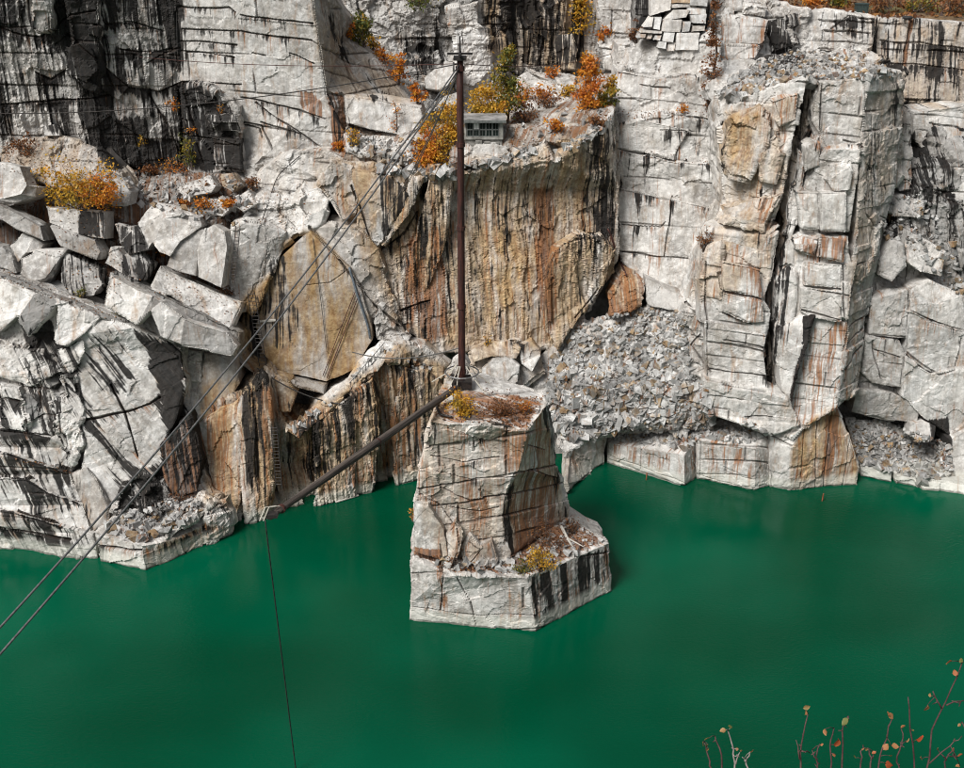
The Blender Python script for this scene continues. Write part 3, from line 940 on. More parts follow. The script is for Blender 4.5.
# upper shoulder between slab and streaked wall
B(c_mid, '330,160,117.6 352,168,117.4 360,200,116.6 356,215,115.6 342,222,115 330,200,115.6 318,185,116.6', T=3, k=.05, rough=.7, bed=0, tan=.4)
B(c_mid, '352,170,117 395,176,116.8 410,195,116.4 384,240,115.2 376,248,114.8 356,226,114.8 358,200,115.8', T=3, k=0, rough=.5, bed=0, tan=.85, rust=.3, dark=.2)
B(c_mid, '410,178,116.6 422,178,116.6 410,212,115.8 384,248,114.8 380,244,115 398,215,115.8', T=1.5, k=0, rough=.3, flute=.7, bed=0, name='rock_rib')
B(c_mid, '312,228,115 330,222,115.4 356,226,114.6 378,250,114.4 402,324,113.4 396,332,112.8 378,318,112.6 372,326,112.4 360,290,112.6 350,268,113.2 330,250,114', T=3, k=0, rough=.8, bed=0, tan=.25, tone=.85)
B(c_mid, '374,316,112 382,306,112.4 396,318,112.4 412,334,111.6 408,344,110.8 392,344,110.8 376,338,111.2', T=2.5, k=0, rough=1.3, bed=0, tone=.85)
# smooth ochre slab and the darker face beside it
B(c_mid, '310,230,114.4 330,250,113.4 350,268,112.6 361,290,112 371,325,111.4 372,340,111 355,370,109.6 326,382,109 300,376,109.2 276,370,109.4 262,352,110 256,326,111 264,292,112.4 280,258,113.6', T=4, k=-.1, rough=.12, bed=0, tan=1, tone=.74, grain=.6, chip=.3, name='smooth_slab')
B(c_mid, '284,246,114.8 280,258,113.9 264,292,112.7 256,326,111.4 262,352,110.4 276,370,109.8 258,366,109.2 246,350,109.8 240,326,111 250,290,112.4 264,262,113.8', T=4, k=-.1, rough=.35, bed=0, tan=.6, dark=.4, tone=.6)
# pale knobs below the bench: upper end of the white columns
B(c_mid, '240,205,116 262,196,116.6 290,196,116.8 318,186,117 330,200,116 322,226,115 300,236,114.6 280,250,114 262,252,113.6 248,240,114', T=4, k=.05, rough=1.1, bed=0, tone=1.05)
B(c_mid, '231,226,112.6 244,222,113 262,224,113.4 268,246,113 256,290,111.4 246,312,110 236,316,109.6 222,290,110.6 228,250,112', T=3, k=0, rough=.35, bed=0, tone=1.08)
B(c_mid, '262,224,113.4 286,232,114 282,250,113.8 262,300,111 252,318,110 246,312,110 256,290,111.4 268,246,113', T=3, k=0, rough=.4, bed=0, tone=.95)

# --- shore wall under the walkway
B(c_low, '196,402,104 212,404,104 230,398,104 250,384,104.6 262,372,105.4 272,380,105.4 280,420,104.6 300,424,104.6 326,400,106 348,386,107 372,356,109.4 394,345,110.6 418,346,111 446,366,111.4 448,420,111 430,470,110.4 416,477,109.4 366,488,106.6 310,503,103.6 262,520,100.2 236,528,98.4 228,508,99.4 210,488,101 202,450,102.4',
  T=6, k=-.1, rough=.4, bed=0, tone=.85, flute=.9, name='streaked_wall')
B(c_low, '240,400,103.2 258,376,104 268,386,103.8 270,430,102.2 272,490,100.6 268,514,100 246,522,98.6 242,470,100.6', T=2, k=0, rough=.35, flute=.7, bed=0, dark=.6, name='rock_rib')
B(c_low, '284,430,102.6 300,424,103.4 326,398,105 348,384,106.4 352,390,106 330,412,104.4 312,424,103.2 300,440,102.4', T=2.4, k=-.1, rough=.6, bed=0, tone=1.1, name='white_rim')
B(c_low, '345,386,106.2 362,362,108 378,346,109.4 398,344,110 386,360,108.4 370,380,107 355,392,106', T=3, k=-.1, rough=.7, bed=0, tone=1.1, name='white_rim')
B(c_low, '398,344,110 424,346,110.6 446,366,111 440,384,110.2 420,372,109.6 404,366,109.2 388,360,108.4', T=3, k=-.2, rough=1.1, bed=0, tone=.9)
B(c_low, '312,424,103.2 330,412,104.4 356,392,105.6 372,380,106.6 380,420,105.8 372,492,105.2 340,502,103.4 316,508,102.4', T=2.5, k=0, rough=.35, flute=.7, bed=0, name='rock_rib')
B(c_low, '404,366,108.8 424,374,109.2 444,386,109.8 446,440,109.6 420,480,108.4 396,486,106.8 392,420,108', T=2.5, k=0, rough=.35, flute=.7, bed=0, name='rock_rib')
B(c_low, '392,472,107.4 400,462,108 418,454,109 440,452,109 440,470,108.6 416,477,108.4 398,482,107', T=2, k=-.2, rough=.6, bed=0, tone=1.1, name='shore_block')
B(c_low, '196,392,104.2 204,352,106.6 234,356,106.6 240,384,105.4 224,410,104 206,420,103.2', T=3, k=0, rough=.15, bed=0, tan=.35, tone=.85)
B(c_low, '180,346,105.8 202,352,106 200,398,104 206,420,102.8 197,428,102.4 190,402,103.8', T=2, k=0, rough=.7, bed=0, tone=1.08)
B(c_low, '196,424,102.6 206,418,102.6 226,406,103.4 240,398,103.4 242,450,101.8 240,500,99.6 232,520,98.6 214,492,100 204,452,101.4', T=3, k=0, rough=.5, bed=0, tan=.9)
B(c_low, '232,322,109 246,330,109.4 250,356,109 266,366,108.6 285,376,108 326,384,108.2 324,394,107.4 300,388,107 276,380,106.8 258,376,106.4 236,360,107.6', T=4, k=-.3, rough=.5, bed=0, tone=.6, tan=.4, dark=.2)
B(c_low, '262,374,106 290,382,106.6 296,395,106 290,412,104.6 278,412,104.6 268,398,105', T=2.5, k=-.1, rough=.3, bed=0, tan=1, tone=.8)

# --- left slope
B(c_left, '-60,270,105 0,276,104.4 55,298,103.6 100,317,103.4 133,327,103.4 182,346,104.6 190,402,103.2 200,456,101 214,492,99.2 232,528,98 205,540,96 148,572,90 60,562,92 -60,540,94',
  T=5, k=-.1, rough=.9, bed=.2, tone=.85, px=2.2, rot=.4, name='slope_face')
B(c_left, '83,334,101.6 100,318,102.6 133,328,102.6 168,343,103.4 180,353,103.6 185,386,102 176,420,100.4 163,446,99 164,462,98 142,488,96.4 112,520,94.6 94,528,94 80,472,96.4 86,440,97.6 72,402,99 54,372,100 62,346,101.2',
  T=3, k=-.1, rough=.3, bed=0, tone=1.0, rot=.6, name='leaning_face')
B(c_left, '160,446,98.6 190,414,100.6 202,460,99.4 197,492,98 174,500,97 164,478,97.6', T=2, k=-.1, rough=.5, bed=0, rust=.7, dark=.6, tone=.7)
# courses stepping down to the water
B(c_left, '-60,330,102 0,338,101.4 26,346,101 40,372,99.4 56,396,98.6 62,424,97.8 50,440,97.2 25,434,97.4 -60,428,98', T=3, k=-.2, rough=1.0, bed=.1, dark=.4, rot=.3, name='course')
B(c_left, '-60,424,97.6 25,433,97 50,438,97 64,430,97.8 70,448,97.4 72,474,96.4 46,468,96 6,455,96 -60,446,96.4', T=2.5, k=-.2, rough=.22, bed=.25, dark=.35, rot=.3, name='course')
B(c_left, '-60,444,96 8,455,95.6 48,468,95.6 70,474,96 82,505,95 50,496,94.8 26,480,95 -60,476,95.4', T=2.5, k=-.2, rough=.22, bed=.25, dark=.4, rot=.3, name='course')
B(c_left, '-60,474,95 25,480,94.8 50,495,94.4 82,505,94.6 92,535,93.4 62,527,93.4 16,514,93.8 -60,506,94.6', T=2.5, k=-.2, rough=.22, bed=.25, dark=.4, rot=.3, name='course')
B(c_left, '-60,504,94.4 15,514,93.4 62,527,93 92,535,93 101,563,91.8 70,556,92.4 40,536,93 0,528,93.6 -60,524,94', T=2.5, k=-.2, rough=.22, bed=.25, dark=.3, rot=.3, name='course')
B(c_left, '-60,522,94.2 0,528,93.9 40,536,93.3 72,550,92.6 101,566,91.4 60,562,92 0,550,93.9 -60,540,95.6', T=2.5, k=-.2, rough=.5, bed=0, dark=.3, rot=.3, name='course')
B(c_left, '70,474,96.2 86,468,96.4 96,480,95.8 108,506,94.4 108,524,93.6 94,532,93 82,505,94.8', T=2, k=-.2, rough=.15, bed=0, tan=.25, tone=.72)
B(c_left, '45,418,98 62,412,98.4 80,424,98 82,446,97 72,462,96.4 60,450,97', T=2, k=-.2, rough=1.2, bed=0, tone=1.1)
B(c_left, '46,402,98.6 62,396,99 78,420,98.2 82,436,97.6 66,428,97.6', T=1.5, k=-.2, rough=.9, bed=0)
B(c_left, '-40,342,100.8 0,345,100.6 40,352,100.4 60,372,99.6 30,386,98.8 0,376,99 -40,370,99.4', T=2, k=-.2, rough=.5, bed=0, dark=.35, rot=.4, tone=1.08)
B(c_left, '20,394,98.4 46,400,98.6 46,412,98 28,424,97.2', T=1.5, k=-.2, rough=.3, bed=0, tone=.45)  # dark hole among the blocks, its shade put into the tone
B(c_left, '0,385,98.6 18,388,98.4 28,424,97 26,432,96.8 0,428,97', T=1.5, k=-.2, rough=.5, bed=0, dark=.3, rot=.4, tone=1.08)
B(c_left, '56,350,101 82,336,101.4 84,352,100.8 72,372,100 58,372,100', T=1.5, k=-.2, rough=.8, bed=0, dark=.35, rot=.5, tone=1.1)
B(c_left, '60,376,99.6 76,374,99.6 84,410,98.6 80,424,98 64,404,98.6', T=1.5, k=-.2, rough=.8, bed=0, dark=.5, rot=.5)
# corner ledge over the water
B(c_left, '94,532,92.4 142,546,90.6 143,556,90.4 147,573,89.8 102,562,91.6', '142,546 160,543,91.6 205,524,95.6 231,527,97 230,536,96.8 200,548,94 148,573,89.9 147,573 143,556',
  '94,532 110,520,93.4 166,500,96.6 200,492,98.4 213,502,97.6 205,524 160,543 142,546', T=4, k=-.1, rough=.55, bed=0, name='ledge')
B(c_left, '160,524,93.6 188,504,96 200,492,97.6 213,502,96.6 204,514,95.4 190,522,94.2 166,540,92', T=1, k=-.3, rough=1.0, bed=0, tone=1.15, name='ledge_cap')
B(c_left, '205,514,95.4 226,500,97.2 232,526,96.6 206,540,94.6', T=2, k=-.1, rough=.9, bed=0, dark=.3)
B(c_left, '108,512,94 122,482,95.8 140,474,96.6 158,480,96.8 178,500,96.8 160,512,95.2 135,524,93.8', T=2, k=-.2, rough=1.6, bed=0, dark=.35, tone=.85)
# long slabs lying down the slope; top strip, then broken front
B(c_left, '-60,258,106.4 0,271,105.4 52,289,104.4 126,321,103.6 133,328,103 100,317,102.4 55,298,102.6 0,277,103.6 -60,264,104.6', '-60,264 0,277 35,293,102.6 18,316,101.2 0,332,101 -60,340,101.6',
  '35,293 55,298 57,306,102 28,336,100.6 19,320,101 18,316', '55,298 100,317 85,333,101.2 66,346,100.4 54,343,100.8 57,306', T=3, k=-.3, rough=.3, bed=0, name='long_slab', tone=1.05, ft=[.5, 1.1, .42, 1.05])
B(c_left, '104,306,104 111,271,106.4 120,272,107 152,290,105.8 240,333,105.6 238,345,104.4 232,356,104 183,346,103.6 160,336,103.4 136,325,103.4', T=2.5, k=-.3, rough=.4, bed=0, name='long_slab', tone=.5)
B(c_left, '104,306,102.6 111,275,104.4 152,296,103.2 137,325,102', '152,296 162,301,103 150,311,102 137,325', '162,301 185,319,102.8 181,344,101.8 160,336,101.6 150,311', '185,319 226,333,103.4 237,346,103 232,356,102.4 182,346,101.8 181,344',
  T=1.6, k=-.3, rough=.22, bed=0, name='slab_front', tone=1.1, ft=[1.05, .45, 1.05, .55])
B(c_left, '150,286,107 160,266,109 170,272,109 242,303,108.6 240,308,107.8 230,331,106.2 196,312,106.4 167,294,106.4', '150,286 167,294 166,300,106.2 152,292,106.6', T=2, k=-.3, rough=.2, bed=0, name='long_slab', tone=1.12)
# floor of the bench behind the boulders
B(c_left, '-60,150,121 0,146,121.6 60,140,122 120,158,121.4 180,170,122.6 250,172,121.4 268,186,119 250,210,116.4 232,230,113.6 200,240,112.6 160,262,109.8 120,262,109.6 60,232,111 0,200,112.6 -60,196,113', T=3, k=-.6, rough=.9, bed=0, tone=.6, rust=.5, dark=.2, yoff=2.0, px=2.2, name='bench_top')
B(c_left, '-60,190,112.6 0,202,112 48,206,111.6 104,214,111.6 136,226,111 200,240,111.6 232,232,112.6 230,300,108 160,270,107.6 112,276,106 52,290,104.6 -60,262,106', T=3, k=-.5, rough=1.0, bed=0, tone=.4, dark=.3, rust=.6, yoff=3.2, px=2.2, name='slope_face')  # brown soil and the shade of the boulder gaps both put into the colour
B(c_left, '0,146,119 28,136,120.4 52,134,120.6 78,140,120 100,150,118.6 122,172,116.6 130,188,114.8 120,200,113.6 60,190,114.4 24,176,115.4 0,166,116.4', T=4, k=-.2, rough=.8, bed=.3, tone=.85, tan=.55, rust=.25, name='hump')
B(c_left, '95,168,116 110,172,116 122,178,115.6 131,192,114 128,206,112.8 112,206,112.8 100,192,113.6', T=3, k=-.2, rough=.5, bed=0, tone=.72, name='hump')
# --- right: layered walls behind
B(c_rwall, '617,44,134 650,44,132.6 692,48,131 712,28,132 722,40,131 722,70,130 700,78,128.6 660,80,129 617,72,132', T=5, k=0, rough=.6, bed=.8)
B(c_rwall, '636,-40,137 712,-40,136 714,30,134 700,52,132 634,48,134', T=4, k=0, rough=.4, bed=.4, tone=.45, dark=.5, name='wall_core')  # core darkened: shade of the gaps between stones painted in
B(c_rwall, '617,70,130.6 660,79,128.4 700,76,128 722,70,128.6 726,124,127 700,116,126.6 660,114,127.4 617,117,128.4', T=5, k=0, rough=.45, bed=.45, jw=1.3)
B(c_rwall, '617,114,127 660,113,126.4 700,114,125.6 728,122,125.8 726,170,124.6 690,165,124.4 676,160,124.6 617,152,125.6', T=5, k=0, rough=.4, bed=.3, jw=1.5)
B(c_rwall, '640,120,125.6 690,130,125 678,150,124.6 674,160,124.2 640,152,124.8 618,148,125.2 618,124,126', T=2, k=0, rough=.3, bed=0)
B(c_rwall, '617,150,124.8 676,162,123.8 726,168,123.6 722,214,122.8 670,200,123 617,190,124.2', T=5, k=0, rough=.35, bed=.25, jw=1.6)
B(c_rwall, '617,188,123.8 670,199,122.6 724,212,122 712,250,120.8 696,300,119 680,306,118.6 640,282,120 622,262,121 616,240,122', T=6, k=0, rough=.12, bed=.08, jw=2.2, tone=1.08)
B(c_rwall, '600,110,124.6 618,104,125 618,116,124.6 622,190,123.6 614,240,122.6 608,180,123.4', T=4, k=0, rough=.6, bed=.2, tone=.7)
B(c_rwall, '645,278,118.6 690,300,116.6 684,312,115.6 648,306,116.4', T=3, k=0, rough=.2, bed=0, tone=.85)
# top right: quarry rim walls
B(c_rwall, '700,-40,141 740,-10,140 770,2,139.6 808,12,139 810,54,137.6 766,58,136 736,62,134 716,72,132 708,30,135', T=6, k=0, rough=.9, bed=.5)
B(c_rwall, '722,14,136 768,22,135.4 764,46,134.6 724,42,134.8', T=4, k=.05, rough=.5, bed=.2, rust=.3)
B(c_rwall, '718,46,134 762,46,133.8 756,58,132.8 720,66,132', T=3, k=.05, rough=.5, bed=.2, rust=.3)
B(c_rwall, '724,-6,138 742,-2,137.6 744,10,137 726,10,137', '745,4,137 768,8,137 766,16,136.4 744,13,136.6', T=3, k=0, rough=.4, bed=0)
B(c_rwall, '806,12,139.6 830,10,140 878,16,140 874,48,138.6 870,54,138 840,52,137.6 804,48,137.6', T=6, k=-.02, rough=.4, bed=.5, jw=1.3, tone=1.05)
B(c_rwall, '873,17,142 964,22,140 1040,26,139 1040,118,136 964,112,137 904,102,138 872,62,140', T=6, k=-.02, rough=.35, bed=.5, jw=1.3, tone=.88)
B(c_rwall, '764,20,137 796,14,138 802,44,137 776,52,136', T=3, k=0, rough=1.0, bed=.4, dark=.5)

B(c_rwall, '700,66,130 745,56,134.5 760,62,131 730,84,125.5 712,98,124', T=3, k=-.2, rough=.8, bed=0, tone=.9)
# --- buttress: rubble-strewn top, ochre flank, cleft, tall slab column, base blocks
B(c_right, '716,92,122 732,78,125 760,58,131 800,48,135 870,52,136 905,70,131 902,80,126 868,78,121 822,82,117 808,78,117 780,84,118 740,98,119 722,124,119', T=4, k=-.7, rough=1.1, bed=0, tone=.95, name='buttress_top')
B(c_right, '722,122,119 742,96,118 780,84,117 809,77,116.4 800,110,116 788,160,114.6 784,194,113.8 770,228,112.8 766,292,111.4 764,350,110 768,392,108.6 740,400,108.6 706,380,110 690,372,111 684,308,114 698,262,115.4 724,206,117.4 720,164,118.4',
  T=7, k=-.1, rough=.6, bed=.6, name='buttress_flank')
B(c_right, '728,124,117 760,104,116.6 772,112,115.8 768,142,115.2 748,184,114.6 728,180,115.6 722,150,117', T=2.5, k=0, rough=.8, bed=0, tan=.9)
B(c_right, '726,206,115.4 784,192,113.6 772,212,112.6 766,224,112.4 730,216,113.6', '730,216 766,224 764,232,112 724,224,113.6', T=3, k=-.2, rough=.5, bed=.2, name='ledge')
B(c_right, '704,236,114 760,250,112 768,236,112 778,232,112.4 772,276,111.4 764,300,110.6 700,284,112.4', '760,250 704,236 712,226,115 780,226,113 768,236', T=3, k=-.1, rough=.3, bed=.3)
B(c_right, '700,284,112.2 762,298,110.4 770,310,110.2 766,336,109.6 700,322,111', T=3, k=-.1, rough=.3, bed=.2)
B(c_right, '706,322,110.6 766,336,109.4 764,352,108.9 768,394,107.8 742,402,107.8 706,384,109.4', T=3, k=-.1, rough=.25, bed=.2)
B(c_right, '684,306,113.6 706,314,112.4 708,382,110.4 690,374,111 680,340,112.4', T=3, k=-.1, rough=.9, bed=.4)
# back of the cleft: turned to the left, its crevice shade and stain put into the colour
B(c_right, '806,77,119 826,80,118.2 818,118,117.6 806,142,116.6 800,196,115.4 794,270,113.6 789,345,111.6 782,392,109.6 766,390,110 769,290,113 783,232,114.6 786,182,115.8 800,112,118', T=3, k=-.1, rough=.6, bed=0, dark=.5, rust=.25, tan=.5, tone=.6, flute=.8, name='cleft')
B(c_right, '806,160,114.4 800,150,115.2 792,200,114 786,236,113.2 790,240,112.8 798,215,113.2', T=2, k=-.1, rough=.6, bed=0, rust=.5, tone=.9, name='fin')
B(c_right, '788,240,112.6 796,236,112.6 794,266,111.6 786,268,111.8 780,290,111.2 776,282,111.6', T=2, k=-.1, rough=.4, bed=0, tone=.95, name='fin')
# tall slabs right of the cleft
B(c_right, '820,82,116.4 868,76,115.6 863,110,115 862,146,114.2 828,148,114.8 812,122,116', T=6, k=-.05, rough=.35, bed=.42, tan=.15)
B(c_right, '868,76,115.6 884,70,117 902,72,119.6 905,108,119 893,192,117 876,270,114.6 866,330,112.6 858,392,110 838,408,107.2 836,400,107 845,350,108.6 852,280,110.6 860,190,113 863,110,115', T=6, k=-.05, rough=.4, bed=.42, tone=.85, name='buttress_side')
B(c_right, '828,144,114.6 862,142,114 861,150,113.4 826,150,113.8', '826,150 861,150 856,192,112.6 850,232,111.8 820,236,112.2 806,232,112.4 798,200,114 812,170,114', T=5, k=-.05, rough=.28, bed=.42, tone=1.05)
B(c_right, '798,194,114.2 806,182,114.6 814,140,115.6 828,126,116 828,150,114.8 818,176,113.8 816,240,112.2 800,236,112.8', T=4, k=-.05, rough=.4, bed=.2)
B(c_right, '792,236,112.6 818,236,111.8 848,238,111.2 852,262,110.9 846,330,109 840,398,107.2 838,408,106.9 800,430,106.4 788,420,107.4 782,390,108.4 790,300,110.8', T=5, k=-.05, rough=.3, bed=.45, tone=1.05)
B(c_right, '793,238,111.8 802,234,112.2 819,238,111.2 818,244,110.8 794,244,111.2', '794,244 818,244 814,256,110.8 796,250,111', T=2, k=-.1, rough=.4, bed=0, rust=.3, name='ledge')
B(c_right, '820,236,111 846,240,110.8 843,262,110.2 818,256,110.6', T=2, k=-.05, rough=.3, bed=0)
B(c_right, '844,264,110.4 858,262,110.8 852,292,109.8 844,290,109.8', T=2, k=-.05, rough=.2, bed=0)
B(c_right, '777,284,110.8 786,268,111.6 798,272,111 797,300,110.2 792,340,109 778,330,109.6', T=3, k=0, rough=.2, bed=0, tone=.95, name='fin')
B(c_right, '776,328,109.4 800,316,109.8 812,312,109.6 812,324,109 804,346,108 796,370,107.4 790,400,106.8 782,392,107.4 776,352,108.6', T=3, k=0, rough=.3, bed=0, name='fin')
B(c_right, '806,320,108.8 815,316,109 810,340,108 800,366,107.2 792,402,106.4 790,396,106.6 798,360,107.6', T=2, k=0, rough=.3, bed=0, dark=.7, rust=.6, tone=.7, name='fin')
B(c_right, '862,232,113 878,224,114.4 886,220,115 876,252,113.4 868,276,112.4 856,284,111.6', T=2, k=-.2, rough=.9, bed=0)
B(c_right, '804,146,114 812,140,114.6 821,142,114.4 820,166,113.6 806,172,113.4', T=2, k=-.05, rough=.2, bed=0, tone=1.08)
B(c_right, '832,166,113 852,158,113.4 853,170,112.6 850,190,112.2 834,192,112.2 826,180,112.6', T=1.5, k=-.05, rough=.3, bed=0, tone=1.1)
B(c_right, '796,192,112.9 819,194,112.5 819,230,111.8 802,228,112', T=1.5, k=-.05, rough=.15, bed=0, tone=1.02)
B(c_right, '821,193,112 847,192,112 846,232,111 821,231,111.4', T=1.5, k=-.05, rough=.15, bed=0, tone=1.05)
B(c_right, '842,282,109.7 852,284,109.6 848,320,108.6 842,318,108.8', T=1.2, k=-.05, rough=.2, bed=0)
B(c_right, '805,262,110.8 842,266,110.2 842,288,109.6 804,286,110.2', T=1.2, k=-.05, rough=.2, bed=0, tone=1.08)
B(c_right, '801,288,110 842,292,109.4 841,322,108.6 810,318,109.2 800,312,109.6', T=1.2, k=-.05, rough=.2, bed=0, tone=1.03)
B(c_right, '723,262,111.4 760,270,110.8 762,298,110 723,290,110.8', T=1.2, k=-.1, rough=.2, bed=0, tone=1.1, rust=.4)
B(c_right, '723,292,110.8 762,301,109.8 764,322,109.4 748,323,109.6 723,312,110.4', T=1.2, k=-.1, rough=.25, bed=0, tone=1.05)
B(c_right, '708,246,113 722,240,113 722,262,112 704,268,112.6', '704,268 722,262 721,300,111 700,296,111.8', T=1.5, k=-.1, rough=.8, bed=.42, tan=.6, rust=.4)
B(c_right, '760,150,115 778,128,115.6 784,150,114.6 776,184,113.8 762,180,114.2', T=1.5, k=-.1, rough=.9, bed=0, tan=.5, rust=.4)
B(c_right, '772,100,116 800,92,116 796,120,115.4 780,126,115.2', T=1.5, k=-.1, rough=.8, bed=0, tan=.3, rust=.4)
B(c_right, '704,378,108.9 742,388,107.7 768,392,107.2 788,398,106.8 801,424,106.2 786,432,106.2 772,436,106.3 745,426,106.9 708,414,108.5', T=4, k=-.05, rough=.3, bed=.3, tone=1.02)
# base blocks at the water
B(c_right, '770,436,107.4 792,446,106 792,491,105.7 771,487,106.5', '792,446 806,426,107 830,404,108.6 838,408,108.6 848,432,108.2 860,468,107.6 857,486,106.7 792,491', '770,436 776,424,108.4 800,412,109.4 830,404 806,426 792,446', T=5, k=-.1, rough=.28, bed=0, name='base_block')
B(c_right, '776,425,107.8 800,414,108.6 832,398,108.6 836,405,107.6 806,427,106.4 792,440,105.8 784,436,106.6', T=2, k=-.1, rough=.9, bed=0, tone=1.1, rust=.1)
B(c_right, '697,440,108.6 723,446,107.8 755,449,106.6 756,491,105.7 697,479,108.4', '755,449 766,436,108.4 771,440,108.4 771,486,106.7 756,491', '697,440 712,424,111.6 745,418,111 770,432,108.9 766,436 755,449 723,446', T=5, k=-.1, rough=.3, bed=.1, name='base_block')
B(c_right, '706,384,109.2 742,402,107.6 768,394,107.6 772,432,106.8 745,420,107.6 712,408,109', T=3, k=-.1, rough=.3, bed=.2)
B(c_right, '607,442,112.8 640,448,110 684,455,107.2 686,487,106.5 640,472,109.4 607,459,112.2', '684,455 695,441,109.8 697,478,108.3 686,487', '607,442 612,424,115.6 640,414,115 680,418,113 700,428,111.6 695,441 684,455 640,448', T=5, k=-.1, rough=.3, bed=0, name='base_block')
B(c_right, '650,412,112.6 664,416,112 690,428,110.6 686,440,109.4 676,436,109.8 660,424,111', '650,412 662,404,114 692,416,112.6 690,428 664,416', T=3, k=-.2, rough=.4, bed=0)
B(c_right, '568,455,108.6 574,446,109.6 606,430,113 604,464,111.6 586,476,109.2 566,498,104.6 566,484,105', '574,446 580,430,113 600,420,115 606,430', T=5, k=-.1, rough=.4, bed=0, rust=.25, tan=.4, name='base_block')
B(c_right, '560,430,110.6 570,420,112 584,424,111.6 582,444,109.6 566,456,108.4 558,446,109', T=3, k=-.2, rough=.7, bed=0)
# rocky apron under the rubble
B(c_right, '500,400,112 520,380,114 545,350,116 575,322,117 620,312,117.6 650,306,117.6 684,310,116 690,374,111.8 706,386,111 714,430,109.8 690,430,110.6 650,432,111.2 612,437,111.8 600,442,111.2 575,446,110.2 560,438,110.2 545,420,110.8', T=4, k=-.5, rough=.9, bed=0, tone=.95, rust=.2, px=2, name='rubble_floor')
B(c_right, '470,350,113.4 488,344,114 515,342,115 540,352,115.4 546,372,112.8 520,392,111 490,400,110 470,390,111', T=3, k=-.3, rough=.8, bed=0, tan=.5)

# --- recess, far right
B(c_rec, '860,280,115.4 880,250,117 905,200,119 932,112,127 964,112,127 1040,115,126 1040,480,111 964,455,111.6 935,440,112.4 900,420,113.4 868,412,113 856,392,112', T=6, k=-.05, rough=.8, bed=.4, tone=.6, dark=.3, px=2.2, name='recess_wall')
B(c_rec, '914,112,126 964,106,125.4 1040,110,125 1040,200,122 964,170,122 930,158,123.4 914,140,124.6', T=5, k=-.02, rough=.25, bed=.2, tone=1.0)
B(c_rec, '930,158,122.6 964,168,121.4 1040,180,121 1040,260,119 964,240,119 940,210,120.4 926,180,121.6', T=4, k=-.02, rough=.25, bed=.2, tone=1.0)
B(c_rec, '900,108,123.4 912,112,122.4 910,190,119.6 900,192,119.8 890,180,120.6', T=3, k=0, rough=.5, bed=.2, tone=.8)
B(c_rec, '890,140,120.6 902,120,121.4 904,176,119.4 894,190,118.8 886,176,119.6', T=3, k=0, rough=.5, bed=0, tan=.3)
B(c_rec, '884,196,119 905,195,119 925,202,119 924,218,118 898,216,117.8 888,212,118', T=2, k=-.1, rough=.3, bed=0, tone=.75)
B(c_rec, '880,260,114.6 892,240,115.6 904,244,115.4 906,266,114.2 892,282,113.4 880,276,114', T=3, k=-.1, rough=.3, bed=0, tone=.7)
B(c_rec, '908,230,116.4 926,240,116 946,252,115.6 942,276,114.6 920,272,114.6 906,262,115', T=3, k=-.1, rough=.35, bed=0, tan=.15)
B(c_rec, '910,288,114 930,280,114.6 952,290,114.4 932,304,113.4', '910,288 932,304 952,290 964,296,114 970,332,113 930,322,113 910,312,113', T=3, k=-.1, rough=.25, bed=0, tone=1.0)
B(c_rec, '872,300,113.8 890,290,114.4 910,290,114 910,340,112.8 900,338,112.6 870,334,113', T=3, k=-.1, rough=.35, bed=0, tone=.85)
B(c_rec, '910,312,113 930,322,112.8 970,334,112.6 966,370,111.8 950,378,111.6 926,370,111.8 906,354,112.2', T=3, k=-.1, rough=.25, bed=0, tone=.95)
B(c_rec, '866,336,112.6 900,340,112.2 906,354,111.8 902,388,111 872,384,111.6 860,372,112', T=3, k=-.1, rough=.4, bed=.2, tone=.85)
B(c_rec, '858,388,111.4 884,392,111.4 906,398,111 920,412,110.8 918,424,110.6 884,420,111.4 852,412,111.6', T=3, k=-.1, rough=.3, bed=0, tone=.8)
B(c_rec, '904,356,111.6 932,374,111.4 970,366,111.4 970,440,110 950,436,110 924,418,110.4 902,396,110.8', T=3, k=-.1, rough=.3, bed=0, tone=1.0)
B(c_rec, '950,440,109 970,430,109.4 1010,440,109 1010,490,106 964,486,106.4 950,480,107.4', T=3, k=-.1, rough=.25, bed=0, tone=1.0)
B(c_rec, '862,462,109.4 892,471,107.8 892,483,107.6 862,477,108.9', T=3, k=-.1, rough=.25, bed=0, name='shore_block')
B(c_rec, '896,475,107.4 924,481,106.4 918,490,106.2 896,484,107.2', T=3, k=-.1, rough=.35, bed=0, name='shore_block')
B(c_rec, '924,480,106.4 952,482,106 1010,492,103.9 1010,515,101.2 964,503,103.3 924,492,105.6', T=3, k=-.1, rough=.25, bed=0, name='shore_block')
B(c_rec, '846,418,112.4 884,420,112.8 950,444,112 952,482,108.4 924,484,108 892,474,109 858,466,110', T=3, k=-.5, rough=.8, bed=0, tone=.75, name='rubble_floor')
# ------------------------------------------------------------------ pillar of rock standing in the water
pillar = empty('rock_pillar', PZ(480, 600, 0), 'isolated block of granite standing in the green water, carrying the mast', 'rock pillar')
B(pillar, '430,420,83.6 446,423,83.2 482,424,83 502,428,83.2 527,431,83.6 519,470,83.5 512,477,83.5 506,492,83.6 502,520,83.6 504,545,83.6 512,557,83.6 500,572,82.4 470,568,82.2 440,560,82.2 414,556,83 413,540,83.4 414,500,83.6 417,478,83.6 423,452,83.8',
  '527,431 542,412,86 548,403,87.4 554,432,88 557,465,88.6 563,478,89.4 568,517,90.3 512,557 504,545 502,520 506,492 512,477 519,470',
  '430,420 434,404,86 440,390,89.6 446,378,92.6 470,373,93.6 500,378,92.6 520,385,91.4 545,393,90 548,403 542,412 527,431 502,428 482,424 446,423',
  T=4, k=-.6, rough=.5, bed=.22, jw=.8, name='shaft', px=1.7, tone=1.08, fs=1.15, fr=[1, .22, 1.2])
